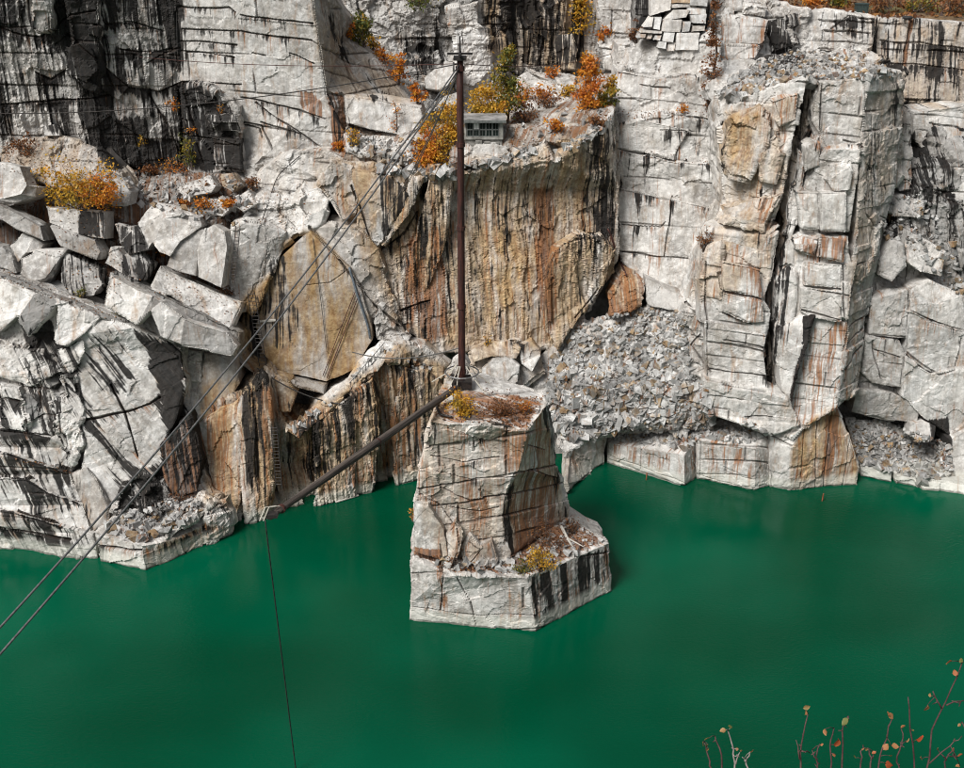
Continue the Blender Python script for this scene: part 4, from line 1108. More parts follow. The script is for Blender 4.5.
B(pillar, '411,558,82.6 446,574,81 486,577,80.9 527,578,80.8 534,616,80.6 538,633,80.4 440,631,80.7 407,621,82.1 410,604,82.2', '527,578 608,544,87 610,575,86.8 611,592,86.5 538,633 534,616',
  '411,558 414,548,84.4 440,556,83 470,562,83 505,562,83.6 520,548,85.4 568,515,90.4 590,530,88.8 603,536,88 608,544 527,578 486,577 446,574', T=5, k=-.3, rough=.34, bed=.1, name='plinth', px=1.7, tone=1.02, fs=1.2, fr=[.8, .5, 2.2])
B(pillar, '414,502,83.2 428,506,82.9 444,530,82.6 448,556,82 440,560,81.9 414,552,82.5', T=2, k=0, rough=.12, bed=0, name='buttress_block', px=1.6)
B(pillar, '444,534,82.8 456,520,82.9 462,532,82.6 458,552,82 448,572,81.5 440,568,81.8', T=2, k=0, rough=.5, bed=0, name='buttress_block', px=1.6)
B(pillar, '460,552,82.6 470,536,82.8 480,548,82.5 478,566,82.1 464,566,82.1', '478,566 480,548 492,540,83 498,562,82.6 492,570,82.3', T=2, k=0, rough=.4, bed=0, name='buttress_block', px=1.6)
B(pillar, '446,378,92 452,360,93.6 462,352,94 470,364,93.4 468,378,92.6 458,388,90.8', T=2, k=-.3, rough=.9, bed=0, tone=1.1, name='cap_rock')

# ------------------------------------------------------------------ boulders of the left bench: each lies loose
def boulder(label, s, *f, **kw):
    kw.setdefault('T', 2.6); kw.setdefault('k', -.25); kw.setdefault('rough', .28); kw.setdefault('bed', 0); kw.setdefault('chip', .3)
    fs_ = R(s, *f)
    kw['tone'] = kw.get('tone', 1.0) * .93
    o = rock('boulder', fs_, label=label, cat='boulder', group='boulders tumbled on the bench', px=1.4, **kw)
    return o


boulder('big smooth pale boulder cut by the photo edge on the bench', '-30,162,112.4 0,161,112.6 20,166,112.4 27,185,111.4 21,194,110.8 0,199,110.4 -30,204,110.4',
        '27,185 38,187,112.6 36,197,111.8 16,204,110.8 0,207,110.6 -30,210,110.6 -30,204 0,199 21,194', tone=1.1, rough=.15)
boulder('grey tilted slab below the big smooth boulder at the photo edge', '-30,196,110 0,205,109.6 40,226,109.4 44,241,108.4 15,229,108.4 0,219,108.6 -30,212,109', '44,241 40,226 42,224,110.4 46,236,109.4', tone=.75, rough=.2)
boulder('pale blocky boulder with white top face and dark hollow beside it', '20,258,107 37,250,107.8 65,251,108.2 46,278,106 32,281,105.8 21,271,106.2', '21,271 32,281 46,278 44,284,106.2 30,288,106 18,276,106.4', tone=1.1, rough=.35)
boulder('small pointed white boulder above the blocky boulder', '9,246,108 22,233,109 34,238,109 26,253,107.8 18,262,107.2', '34,238 44,244,109.2 40,250,108.6 26,253', tone=1.05)
boulder('grey block wedged at the slope edge beside the long slab', '-30,236,108 0,246,107.8 12,256,107 16,272,105.8 0,268,106 -30,262,106.6', tone=.8, rough=.4)
boulder('white topped block under the orange shrub, dark streaks on its right', '46,206,111 80,210,111 73,233,109.4 49,222,109.8', '80,210 105,212,111.6 105,239,109.8 73,233', rough=.3)
boulder('long grey block leaning below the white topped block', '50,226,109.4 95,240,109.2 101,252,108.4 97,260,107.8 60,246,108', '50,226 54,222,110.6 98,236,110.4 95,240', tone=.72, rough=.2)
boulder('rounded grey boulder with vertical dark lines in the gully', '61,268,107.2 64,252,108.4 76,257,108.2 100,270,108 104,284,107 93,296,106 72,296,105.8 61,282,106.2', tone=.82, dark=.35, rough=.3)
boulder('large faceted boulder with bright white cap and grey hollow face', '137,222,111.2 155,203,113.4 176,207,113.4 198,216,113 180,215,112 165,218,111.4 153,243,109.8 148,249,109.4', '198,216 201,226,111.6 180,241,110 170,256,108.8 160,251,109 153,243 165,218 180,215', tone=1.08, rough=.2)
boulder('smooth grey egg-shaped boulder between two white boulders', '166,266,108.6 172,250,109.6 181,236,110.8 195,227,111.6 205,230,111.4 198,250,110 196,276,108.4 176,271,108.4', tone=.85, rough=.15)
boulder('tall smooth white boulder with a brown right edge', '197,250,109.8 205,229,111.4 214,224,111.8 225,231,111.4 227,247,110.4 221,288,108 198,277,108.2', '225,231 232,246,111.4 224,286,108.6 221,288 227,247', tone=1.12, rough=.14)
boulder('small streaked wedge standing left of the faceted boulder', '120,243,109 136,226,110.6 148,250,109 130,255,108.4', '115,224,110.6 126,227,110.6 136,226 120,243', dark=.4)
boulder('little white pyramid shaped rock in the gully', '105,263,107.4 111,247,108.6 122,262,107.8 123,274,106.8', '122,262 111,247 118,248,109 128,262,108.2', tone=1.1, rough=.15)
boulder('dark stained boulder right of the white pyramid rock', '122,255,108.4 136,252,109 151,264,108.6 141,281,107 123,274,107', tone=.85, dark=.45)
boulder('flat topped white rock on the bench near the seepage wall', '178,184,116 210,176,118 216,186,116.6 212,192,115.6 192,196,115', '178,184 192,196 190,202,114.8 176,190,115.6', tone=1.1)
boulder('square tan rock among fallen leaves on the bench', '220,174,117.6 232,172,118 241,186,117 232,192,116 222,186,116.4', tan=.7, tone=.9)
boulder('white angular rock at the bench end beside the knob', '236,196,115.6 250,190,116.6 258,204,115.4 244,212,114.2 234,206,114.6', tone=1.1, rough=.5)
boulder('pale flat rock lying across the bench edge above the egg-shaped boulder', '200,200,114.6 222,196,115.6 234,206,114.6 222,216,113.4 204,212,113.4', rough=.6)
boulder('white cut block resting on the hump below the streaked wall', '42,126,120 56,123,121 60,130,120.4 60,136,120 44,136,119.6', T=1.4, tone=1.1, rough=.1)
# loose blocks elsewhere
def loose(label, s, *f, **kw):
    kw.setdefault('T', 2.0); kw.setdefault('k', -.25); kw.setdefault('rough', .28); kw.setdefault('bed', 0); kw.setdefault('chip', .3)
    return rock('boulder', R(s, *f), label=label, cat='boulder', px=1.4, **kw)


loose('squarish grey boulder behind the mast foot', '482,370,111 494,358,112 512,360,112 519,366,111.4 518,382,110.4 500,388,109.8 484,384,110', '494,358 488,362,112.6 500,352,114 512,360', tone=.9)
loose('tan boulder on the ledge right of the mast', '470,350,113 486,342,114 510,341,114 520,348,113.4 516,358,112.6 494,356,112.2 474,362,112', tan=.6)
loose('grey block at the foot of the ochre wall above the rubble', '519,346,113.8 532,340,114.4 542,352,114 538,366,112.8 522,364,112.8', tone=.8)
loose('smooth white boulder leaning under the upper wall by the orange bushes', '424,78,134.6 446,60,136 460,64,136 452,82,134 440,90,133.4 426,88,133.8', T=3, tone=1.1, rough=.15)
loose('pale block left of the hut between yellow trees', '444,96,131 462,92,132 462,108,130.6 446,108,130.4', T=2, tone=1.0)
loose('dark hollowed grey boulder in the rubble below the slope', '570,400,112.6 578,392,113.4 586,390,113.4 588,404,112.4 580,412,111.8 572,410,112', tone=.7)
loose('whitish boulder at the shore end of the rubble', '556,424,110.4 566,420,111 572,428,110.6 568,440,109.6 558,438,109.8', tone=1.1, T=1.4)
loose('rounded grey boulder beside the dark hole in the recess', '912,424,109.8 924,420,110.4 936,426,110 934,440,109 920,442,108.8 911,436,109.2', tone=.95, rough=.15)
loose('white pointed block on the rubble cone', '522,364,112 540,356,113 532,372,111.6', T=1.2, tone=1.1)
loose('bright flat slab lying in the rubble', '572,376,113 588,366,114.2 584,380,112.8 574,388,112', T=.8, tone=1.15)
# stones of the dry stacked wall on the rim
STACK = ['650,-4 672,-4 671,10 650,16', '672,-4 690,-4 690,3 672,3', '691,-2 708,-2 707,6 690,5', '672,4 696,2 697,7 672,8', '687,8 706,7 706,14 688,14', '674,10 690,10 686,17 664,20', '650,17 654,17 652,27 643,27',
         '655,17 662,17 660,30 653,29', '664,20 682,20 680,32 662,31', '683,22 691,22 689,31 682,32', '690,15 707,14 706,24 692,23', '692,25 706,25 705,31 691,32', '642,29 663,31 662,34 640,33',
         '639,34 646,34 645,38 637,38', '648,34 653,34 651,39 646,39', '655,35 662,35 660,41 653,40', '664,32 675,32 673,42 663,41', '659,42 667,42 666,49 658,48', '668,42 676,43 674,51 667,51', '677,33 700,33 698,50 676,50']
for t in STACK:
    pts = [tuple(float(c) for c in q.split(',')) for q in t.split()]
    yy = 131.2 + random.uniform(-.25, .25)
    rock('stone', [[(x, y, yy + (44 - y) * .05) for x, y in pts]], T=1.6, k=0, rough=.05, bed=0, chip=.12, tone=random.uniform(.85, 1.15), tan=random.choice([0, 0, .2, .8 if pts[0][1] < 12 else .1]), parent=c_rwall, px=2.0)
# ------------------------------------------------------------------ helpers for things
def tube(pts, rad, n=6, cap=True):
    pts = np.asarray(pts, float)
    if np.isscalar(rad): rad = [rad] * len(pts)
    V, F = [], []
    tang = np.gradient(pts, axis=0)
    tang /= np.maximum(np.linalg.norm(tang, axis=1, keepdims=True), 1e-9)
    ref = np.array((0, 0, 1.0)) if abs(tang[0][2]) < 0.9 else np.array((1.0, 0, 0))
    u = np.cross(tang[0], ref); u /= np.linalg.norm(u)
    for i, p in enumerate(pts):
        u = u - tang[i] * (u @ tang[i]); u /= np.linalg.norm(u)
        v = np.cross(tang[i], u)
        for k in range(n):
            a = 2 * math.pi * k / n
            V.append(p + rad[i] * (math.cos(a) * u + math.sin(a) * v))
    for i in range(len(pts) - 1):
        for k in range(n):
            a, b = i * n + k, i * n + (k + 1) % n
            F.append((a, b, b + n)); F.append((a, b + n, a + n))
    if cap:
        c0 = len(V); V.append(pts[0]); V.append(pts[-1])
        e = (len(pts) - 1) * n
        for k in range(n):
            F.append((c0, (k + 1) % n, k)); F.append((c0 + 1, e + k, e + (k + 1) % n))
    return np.array(V), np.array(F, np.int64)


def box(c, ax, ay, az):
    """box with centre c and half-axis vectors"""
    c, ax, ay, az = (np.asarray(q, float) for q in (c, ax, ay, az))
    V = np.array([c + i * ax + j * ay + k * az for i in (-1, 1) for j in (-1, 1) for k in (-1, 1)])
    F = np.array([(0, 1, 3), (0, 3, 2), (4, 6, 7), (4, 7, 5), (0, 4, 5), (0, 5, 1), (2, 3, 7), (2, 7, 6), (0, 2, 6), (0, 6, 4), (1, 5, 7), (1, 7, 3)], np.int64)
    return V, F


def join(ms):
    V, F, n = [], [], 0
    for v, f in ms:
        V.append(v); F.append(f + n); n += len(v)
    return np.concatenate(V), np.concatenate(F)


def part(name, ms, mat, parent=None, smooth=False, **kw):
    if isinstance(ms, list): ms = join(ms)
    return link(name, mesh_from(name, ms[0], ms[1], mat, smooth), parent, **kw)


bpy.context.view_layer.update()
DG = bpy.context.evaluated_depsgraph_get()
CAMP = Vector((0, 0, CAM_H))


def ground_at(px, py):
    """surface point and normal of the built rock at that place"""
    d = (Vector(P(px, py, 100.0)) - CAMP).normalized()
    ok, loc, nrm, _, ob, _ = scene.ray_cast(DG, CAMP + d * 20, d)
    return (loc, nrm, ob) if ok else (None, None, None)


def rock_attrs(me, n, dark=0, rust=0, tan=0, tone=1.0, V=None):
    msk = np.zeros((n, 4), np.float32)
    msk[:, 0], msk[:, 1], msk[:, 2], msk[:, 3] = dark, rust, tan, tone
    me.attributes.new('mask', 'FLOAT_COLOR', 'POINT').data.foreach_set('color', msk.ravel())
    me.attributes.new('suv', 'FLOAT_VECTOR', 'POINT').data.foreach_set('vector', np.asarray(V[:, [0, 2, 1]], np.float32).ravel())
    me.attributes.new('crack', 'FLOAT', 'POINT').data.foreach_set('value', np.zeros(n, np.float32))


CUBE = np.array([(i, j, k) for i in (-1, 1) for j in (-1, 1) for k in (-1, 1)], float)
CUBE_F = np.array([(0, 1, 3), (0, 3, 2), (4, 6, 7), (4, 7, 5), (0, 4, 5), (0, 5, 1), (2, 3, 7), (2, 7, 6), (0, 2, 6), (0, 6, 4), (1, 5, 7), (1, 7, 3)], np.int64)


def rotm(rng):
    q = rng.normal(size=4); q /= np.linalg.norm(q)
    a, b, c, d = q
    return np.array([[1 - 2 * (c * c + d * d), 2 * (b * c - a * d), 2 * (b * d + a * c)], [2 * (b * c + a * d), 1 - 2 * (b * b + d * d), 2 * (c * d - a * b)], [2 * (b * d - a * c), 2 * (c * d + a * b), 1 - 2 * (b * b + c * c)]])


def stone_shape(rng, s):
    v = CUBE * np.array((1, rng.uniform(.5, .95), rng.uniform(.35, .8))) + rng.uniform(-.42, .42, (8, 3))
    return (v * s) @ rotm(rng).T


def poly_samples(poly, n, rng):
    pts = np.array(poly)
    out = []
    lo, hi = pts.min(0), pts.max(0)
    while len(out) < n:
        c = rng.uniform(lo, hi, (n, 2))
        out += list(c[inside(c[:, 0], c[:, 1], pts)])
    return out[:n]


def rubble(name, label, poly, n, smin, smax, power=2.2, tone=(.4, .95), lift=.25):
    rng = np.random.default_rng(len(label))
    Vs, Fs, T, k = [], [], [], 0
    ylo, yhi = min(q[1] for q in poly), max(q[1] for q in poly)
    for x, y in poly_samples(poly, n, rng):
        loc, nr, ob = ground_at(x, y)
        if loc is None or loc.z < 0.05: continue
        s = smin + (smax - smin) * rng.random() ** power
        s *= .55 + .9 * (y - ylo) / (yhi - ylo)          # coarse blocks roll to the foot of the slope
        pn = float(vnoise(np.array([[loc.x, loc.y, loc.z]]) * .45, 311)[0])
        if pn < -.12 and s < smax * .5: continue           # patches of dust and grit between the stones
        v = stone_shape(rng, s) + np.array(loc) + np.array((0, 0, s * lift))
        Vs.append(v); Fs.append(CUBE_F + k); k += 8
        T += [rng.uniform(*tone)] * 8
    V, F = np.concatenate(Vs), np.concatenate(Fs)
    me = mesh_from(name, V, F, GRANITE)
    rock_attrs(me, len(V), 0.06, np.repeat(rng.random(k // 8) ** 3 * .5, 8), np.repeat((rng.random(k // 8) < .18) * .9, 8), np.array(T), V)
    return link(name, me, None, label, 'rubble', kind='stuff')


# ------------------------------------------------------------------ rubble and broken stone
rubble('rubble', 'grey broken stone spilling down between the walls to the water', Q('566,340 578,324 620,314 650,308 684,312 690,372 706,388 712,422 680,424 640,424 612,432 580,442 560,434 548,396 550,366'), 13000, .035, .5, 5.0, tone=(.45, 1.0))
rubble('rubble', 'shattered stone on the rubble floor of the far right recess', Q('848,420 884,421 916,432 950,446 950,476 924,482 892,472 858,462'), 2600, .05, .36, 3.0)
rubble('rubble', 'chips and blocks littering the top of the buttress', Q('718,94 735,78 762,60 800,50 870,56 902,72 890,78 822,80 806,76 770,86 735,102'), 2000, .04, .4, 3.6)
rubble('rubble', 'broken pieces on the bench left of the hut', Q('346,128 385,140 420,140 440,165 400,164 350,152'), 260, .06, .34, 2.6)
rubble('rubble', 'stones scattered over the bench right of the hut', Q('505,84 530,70 612,76 612,112 585,126 550,150 505,152'), 160, .06, .34, 2.6)
rubble('rubble', 'debris among the boulders of the bench', Q('120,172 180,172 255,178 262,212 235,226 200,222 140,205 130,190'), 380, .06, .36, 2.6)
rubble('rubble', 'splintered stone on the ledge above the water', Q('104,524 166,500 200,496 205,512 160,536 142,542 112,534'), 600, .06, .4, 2.4)
rubble('rubble', 'stones caught in the steep gully of the recess', Q('890,200 905,180 925,190 945,230 964,270 964,300 940,280 905,240 880,240'), 260, .06, .34, 2.6)
rubble('rubble', 'stone fragments along the white rim below the smooth slab', Q('285,428 326,400 372,352 398,346 440,370 420,374 380,362 340,398 300,432'), 150, .05, .28, 2.2)
rubble('rubble', 'stones on the base blocks along the shore', Q('612,426 640,416 690,422 712,428 745,420 768,432 750,444 700,438 684,450 640,444 614,440'), 900, .05, .34, 2.4)
rubble('rubble', 'chips on the foot of the pillar', Q('414,550 440,558 500,564 530,548 568,520 600,538 604,544 530,574 450,571'), 200, .06, .3, 2.0)
rubble('rubble', 'broken edge of stone along the lip of the streaked wall', Q('380,160 440,166 482,162 520,150 556,152 575,138 600,122 604,130 575,150 545,150 520,160 440,178 380,172'), 420, .05, .5, 3.0)
rng = np.random.default_rng(5)
shapes = []
for q in range(6):
    v = stone_shape(rng, 1.0)
    me = mesh_from('stone', v, CUBE_F, GRANITE); rock_attrs(me, 8, .08, .05, .1, .85 + .08 * q, v); shapes.append(me)
for x, y in poly_samples(Q('566,346 584,326 640,312 680,320 686,370 700,392 690,410 620,415 580,425 556,410 556,370'), 70, rng):
    loc, nr, ob = ground_at(x, y)
    if loc is None: continue
    o = link('stone', shapes[rng.integers(6)], None, 'one of the larger angular stones lying on the rubble cone', 'stone', 'larger stones on the rubble cone')
    s = rng.uniform(.2, .5)
    o.location = loc; o.scale = (s, s, s); o.rotation_euler = rng.uniform(0, 6, 3)

# ------------------------------------------------------------------ mast, boom, cables
foot = Vector(P(462, 382, 90.0))
top = Vector(P(460, 58, 90.0))
mast = empty('mast', foot, 'tall rust brown steel mast standing on the rock pillar', 'mast')
H = top.z - foot.z
lean = top - foot
def mp(t, dx=0, dy=0): return np.array(foot + lean * t) + np.array((dx, dy, 0))
part('pole', tube([mp(-.03), mp(0), mp(.1), mp(.5), mp(.9), mp(1)], [.36, .36, .33, .32, .29, .25], 10), M_RUSTSTEEL, mast, True)
for t in (.03, .25, .5, .75, .965): part('collar', tube([mp(t), mp(t + .012)], .385, 10), M_RUSTSTEEL, mast)
part('spike', tube([mp(1), mp(1.02), mp(1.06)], [.16, .1, .05], 6), M_DARKSTEEL, mast)
part('gudgeon_cap', [box(mp(1.0), (.5, 0, 0), (0, .5, 0), (0, 0, .14)), box(mp(1.012), (1.0, 0, 0), (0, .12, 0), (0, 0, .08)), box(mp(1.012), (0.1, 0, 0), (0, 1.0, 0), (0, 0, .07))], M_DARKSTEEL, mast)
part('sheave', [tube([mp(.975, -.55, -.1), mp(.975, -.45, -.1)], .4, 12)], M_DARKSTEEL, mast)
part('spider_ring', [tube([mp(.035, 1.5 * math.cos(a), 1.5 * math.sin(a)) for a in np.linspace(0, 6.28, 20)], .07, 5)], M_CABLE, mast)
part('lashing', [tube([mp(.06, .45 * math.cos(a), .45 * math.sin(a)), mp(.03, 1.2 * math.cos(a), 1.2 * math.sin(a)), mp(-.015, rr * math.cos(a), rr * math.sin(a))], .05, 5) for a, rr in ((.2, 2.6), (.5, 1.7), (1.9, 2.2), (2.8, 2.9), (3.3, 1.6), (4.1, 2.4), (4.4, 1.5), (5.6, 2.8))],
     simple('pale_rope', (.35, .32, .26), (.55, .52, .45), 5, .9), mast)
part('foot_block', [box(mp(.0), (.9, 0, 0), (0, .9, 0), (0, 0, .35))], M_DARKSTEEL, mast)

b0 = Vector(P(456, 388, 88.6)); b1 = Vector(P(275, 513, 63.6))
boom = empty('boom', b0, 'weathered grey timber boom reaching out over the water from the mast foot', 'boom')
bt = lambda t: np.array(b0.lerp(b1, t))
BL = (b1 - b0).length
lg = part('log', tube([(0, 0, BL * q) for q in (-.01, 0, .1, .22, .35, .5, .7, .85, .95, 1)], [.18, .29, .30, .31, .305, .31, .29, .265, .24, .2], 12), M_WOOD, boom, True)
_m = (b1 - b0).to_track_quat('Z', 'Y').to_matrix().to_4x4(); _m.translation = b0
lg.matrix_basis = _m
for t in (.02, .5, .97): part('band', tube([bt(t), bt(t + .006)], .335, 10), M_RUSTSTEEL, boom)
part('end_fitting', [box(bt(1.01), (.35, 0, 0), (0, .3, 0), (0, 0, .12)), tube([bt(1.0) + np.array((-.35, 0, -.25)), bt(1.0) + np.array((-.35, .16, -.25))], .3, 10)], M_DARKSTEEL, boom)
part('rope_end', [tube([bt(.985) + np.array((dx, 0, .35)), bt(1.01) + np.array((dx - .3, 0, .55)), bt(1.02) + np.array((dx - .55, -.1, -.3))], .045, 5) for dx in (-.15, .1)],
     bpy.data.materials['pale_rope'], boom)


def cable(label, a, b, r, sag=0.0, mat=M_CABLE, n=24, name='cable', group=None):
    a, b = np.array(a), np.array(b)
    t = np.linspace(0, 1, n)[:, None]
    pts = a + (b - a) * t
    pts[:, 2] -= sag * 4 * (t * (1 - t))[:, 0]
    return part(name, tube(pts, r, 6), mat, None, True, label=label, cat='cable', group=group)


hook = bt(1.015) + np.array((-.45, 0, -.3))
cable('thin dark line hanging from the boom end down to the water', hook, (hook[0] + .55, hook[1] + .15, -.3), .045, 0, M_DARKSTEEL)
mt = mp(.985)
cable('upper of the two thick guy cables crossing the picture to the mast top', mt, P(-130, 768, 33), .056, 1.5, name='guy_cable')
cable('lower of the two thick guy cables crossing the picture to the mast top', mp(.975), P(-130, 800, 33), .058, 1.6, name='guy_cable')
cable('thin guy wire from mast top to the black streaked wall', mt, P(-20, 113, 119.5), .05, 1.2, M_DARKSTEEL, name='guy_wire')
cable('thin brown wire running level from mast top across the white wall', mt, P(140, 57, 122.5), .035, .5, M_RUSTSTEEL, name='guy_wire')
cable('thin brown wire running level from mast top to the layered wall', mt, P(617, 52, 141), .035, .8, M_RUSTSTEEL, name='guy_wire')
cable('steep thin cable from mast top down to the rock left of the ochre wall', mp(.98), P(403, 192, 116), .05, .5, name='guy_wire')
cable('second steep cable from mast top ending near the white crack', mp(.97), P(383, 222, 115), .045, .6, name='guy_wire')
cable('third steep cable beside the orange bush from mast top', mp(.96), P(396, 150, 118.6), .05, .4, name='guy_wire')
cable('grey wire from the mast across to the white rim', mp(.12), P(352, 352, 108), .06, .9, name='guy_wire')
cable('wire with hanging end along the top of the shore wall', P(257, 368, 106), P(350, 405, 104.6), .07, .9, M_DARKSTEEL)
def surf(px, py, off=.25):
    l, n, o = ground_at(px, py)
    return np.array(l) + np.array(n) * off


def draped(label, pxs, r, mat=M_CABLE, off=.2):
    pts = []
    for (x0, y0), (x1, y1) in zip(pxs[:-1], pxs[1:]):
        for t in np.linspace(0, 1, 7)[:-1]:
            pts.append(surf(x0 + (x1 - x0) * t, y0 + (y1 - y0) * t, off))
    pts.append(surf(*pxs[-1], off))
    pts = np.array(pts)
    for _ in range(3): pts[1:-1] = (pts[:-2] + pts[1:-1] * 2 + pts[2:]) / 4
    return part('cable', tube(pts, r, 6), mat, None, True, label=label, cat='cable')


M_HOSE = simple('blue_grey_hose', (.05, .065, .08), (.12, .14, .16), 3, .5)
draped('blue grey hose hanging down the right side of the smooth slab', Q('349,268 358,296 366,318 371,338'), .13, M_HOSE)
draped('thin vertical wire down the middle of the smooth slab', Q('313,238 320,290 327,352'), .035, M_DARKSTEEL)
draped('brown line slanting across the lower smooth slab, nearer the hose', Q('360,292 342,338 327,378'), .06, M_RUSTSTEEL)  # pair of rust brown lines laid along the slab
draped('brown line slanting across the lower smooth slab, nearer the middle', Q('356,290 338,336 323,376'), .05, M_RUSTSTEEL)
draped('dark rope trailing over the white column to the bench', Q('262,222 270,196 280,172 300,156'), .05, M_DARKSTEEL)
draped('rusted pipe leaning in the corner of the ochre wall', Q('608,228 616,250 626,276'), .11, M_RUSTSTEEL)
draped('black chain draped over the left top edge of the pillar', Q('441,398 436,408 440,417 452,419'), .10, M_DARKSTEEL)


def ladder(label, p0, p1, width, rungs, off=.3, mat=M_DARKSTEEL, y=None):
    if y is None:
        a, b = surf(*p0, off), surf(*p1, off)
    else:
        a, b = np.array(P(*p0, y[0])), np.array(P(*p1, y[1]))
    root = empty('ladder', b, label, 'ladder')
    wv = np.array((width / 2, 0, 0))
    if abs((a - b)[0]) > abs((a - b)[2]): wv = np.array((0, 0, width / 2))
    for s in (-1, 1): part('rail', tube([a + s * wv, b + s * wv], .05, 5), mat, root)
    for k in range(rungs):
        c = a + (b - a) * (k + .5) / rungs
        part('rung', tube([c - wv, c + wv], .035, 5), mat, root)


ladder('dark iron ladder hanging beside the smooth slab', (251, 292), (263, 366), .75, 20, y=(110.2, 107.6))
ladder('iron ladder on the rust wall reaching toward the water', (274, 426), (279, 486), .62, 18, y=(102.2, 100.0))
ladder('narrow ladder between the tall white boulder and the white column', (238, 226), (232, 286), .45, 18, y=(112.0, 109.2))
ladder('pale ladder lying along the white rim', (384, 348), (352, 386), .8, 12, .4, M_CABLE)
part('plank', [box(surf(267, 321, .3), (.95, 0, .08), (0, .08, 0), (0, 0, .1))], simple('pale_wood', (.35, .33, .29), (.55, .52, .47), 3, .85), label='short pale plank jutting beside the iron ladder', cat='plank')
part('plank', [box(PZ(347, 498.5, .12), (1.15, .75, 0), (-.08, .13, 0), (0, 0, .05))], bpy.data.materials['pale_wood'], label='white plank washed up along the shoreline', cat='plank')
part('driftwood', [tube([surf(561, 528, .2), surf(567, 540, .25), surf(577, 555, .3)], [.16, .13, .07], 7), tube([surf(567, 540, .25), surf(580, 545, .5)], [.1, .04], 5), tube([surf(562, 530, .2), surf(571, 521, .6)], [.1, .04], 5)], bpy.data.materials['pale_wood'], label='bleached driftwood lying on the foot of the pillar', cat='driftwood')
part('log', [tube([surf(464, 419, .2), surf(495, 424, .25), surf(512, 428, .2)], [.14, .13, .08], 7)], M_WOOD, label='grey log lying along the front edge of the pillar top', cat='log')
for (x, y, l) in ((646, 476, 'small rusty stub of iron standing in the water by the pale blocks'), (822, 497, 'rusty rod poking out of the water below the orange block')):
    p = np.array(PZ(x, y + 4, 0)); part('iron_rod', [tube([p - np.array((0, 0, .5)), p + np.array((.05, 0, .9))], .07, 6)], simple('bright_rust' + str(x), (.2, .05, .02), (.35, .1, .04)), label=l, cat='iron rod')
# ------------------------------------------------------------------ hut on the bench
M_HUTWALL = simple('hut_wall', (.13, .125, .11), (.36, .35, .32), 1.2, .8)
M_ROOF = simple('hut_roof', (.10, .10, .095), (.34, .33, .32), .8, .7)
M_PANE = simple('hut_pane', (.008, .012, .011), (.018, .026, .023), 1.5, .15)
M_FRAME = simple('hut_frame', (.085, .09, .085), (.17, .18, .17), 3, .7)
M_PAPER = simple('paper', (.7, .7, .68), (.75, .75, .72), 3, .9)
HY = 118.9
h0 = np.array(P(464.5, 139.5, HY)); h1 = np.array(P(503, 139.5, HY))
HW = h1[0] - h0[0]
z0 = h0[2]; z1 = P(480, 121, HY)[2]; HH = z1 - z0
hut = empty('hut', (h0[0] + HW / 2, HY + 1.5, z0), 'small white hut with a grid of dark windows on the bench', 'hut')
hx = h0[0]
def hb(x0, x1, y0, y1, za, zb): return box(((x0 + x1) / 2, (y0 + y1) / 2, (za + zb) / 2), ((x1 - x0) / 2, 0, 0), (0, (y1 - y0) / 2, 0), (0, 0, (zb - za) / 2))
part('wall', [hb(hx, hx + HW, HY + .14, HY + 3.2, z0, z1), hb(hx, hx + HW, HY, HY + .138, z0, z0 + .3), hb(hx + HW - .42, hx + HW, HY, HY + .138, z0 + .302, z1), hb(hx, hx + .2, HY, HY + .138, z0 + .302, z1), hb(hx + .202, hx + HW - .422, HY, HY + .138, z1 - .16, z1)], M_HUTWALL, hut)
part('roof', [hb(hx - .35, hx + HW + .3, HY - .45, HY + 3.5, z1 + .003, z1 + .2)], M_ROOF, hut)
part('fascia', [hb(hx - .36, hx + HW + .31, HY - .5, HY - .452, z1 - .1, z1 + .16)], M_FRAME, hut)
wx0, wx1, wz0, wz1 = hx + .24, hx + HW - .46, z0 + .32, z1 - .18
for i in range(5):
    for j in range(2):
        a = wx0 + (wx1 - wx0) * i / 5; b = wx0 + (wx1 - wx0) * (i + 1) / 5
        c = wz0 + (wz1 - wz0) * j / 2; d_ = wz0 + (wz1 - wz0) * (j + 1) / 2
        wn = part('window', [hb(a + .02, a + .08, HY + .02, HY + .13, c, d_), hb(b - .08, b - .02, HY + .02, HY + .13, c, d_), hb(a + .082, b - .082, HY + .02, HY + .13, c, c + .06), hb(a + .082, b - .082, HY + .02, HY + .13, d_ - .06, d_),
                             hb((a + b) / 2 - .02, (a + b) / 2 + .02, HY + .03, HY + .13, c + .062, d_ - .062)], M_FRAME, hut)
        part('pane', [hb(a + .08, b - .08, HY + .06, HY + .1, c + .06, d_ - .06)], M_PAPER if (i, j) == (1, 1) else M_PANE, wn)
M_FOOT = simple('hut_footing', (.10, .095, .085), (.30, .29, .265), 2.0, .9, 0, .6)
part('footing', [hb(hx + .1, hx + HW - .1, HY + .15, HY + 3, z0 - 2.5, z0 - .003)], M_FOOT, hut)
part('plinth_stone', [hb(hx + 1.2 + .9 * k, hx + 1.9 + .9 * k, HY - .5, HY + .14, z0 - 2.2, z0 - .1 - .12 * k) for k in range(3)], M_FOOT, hut)

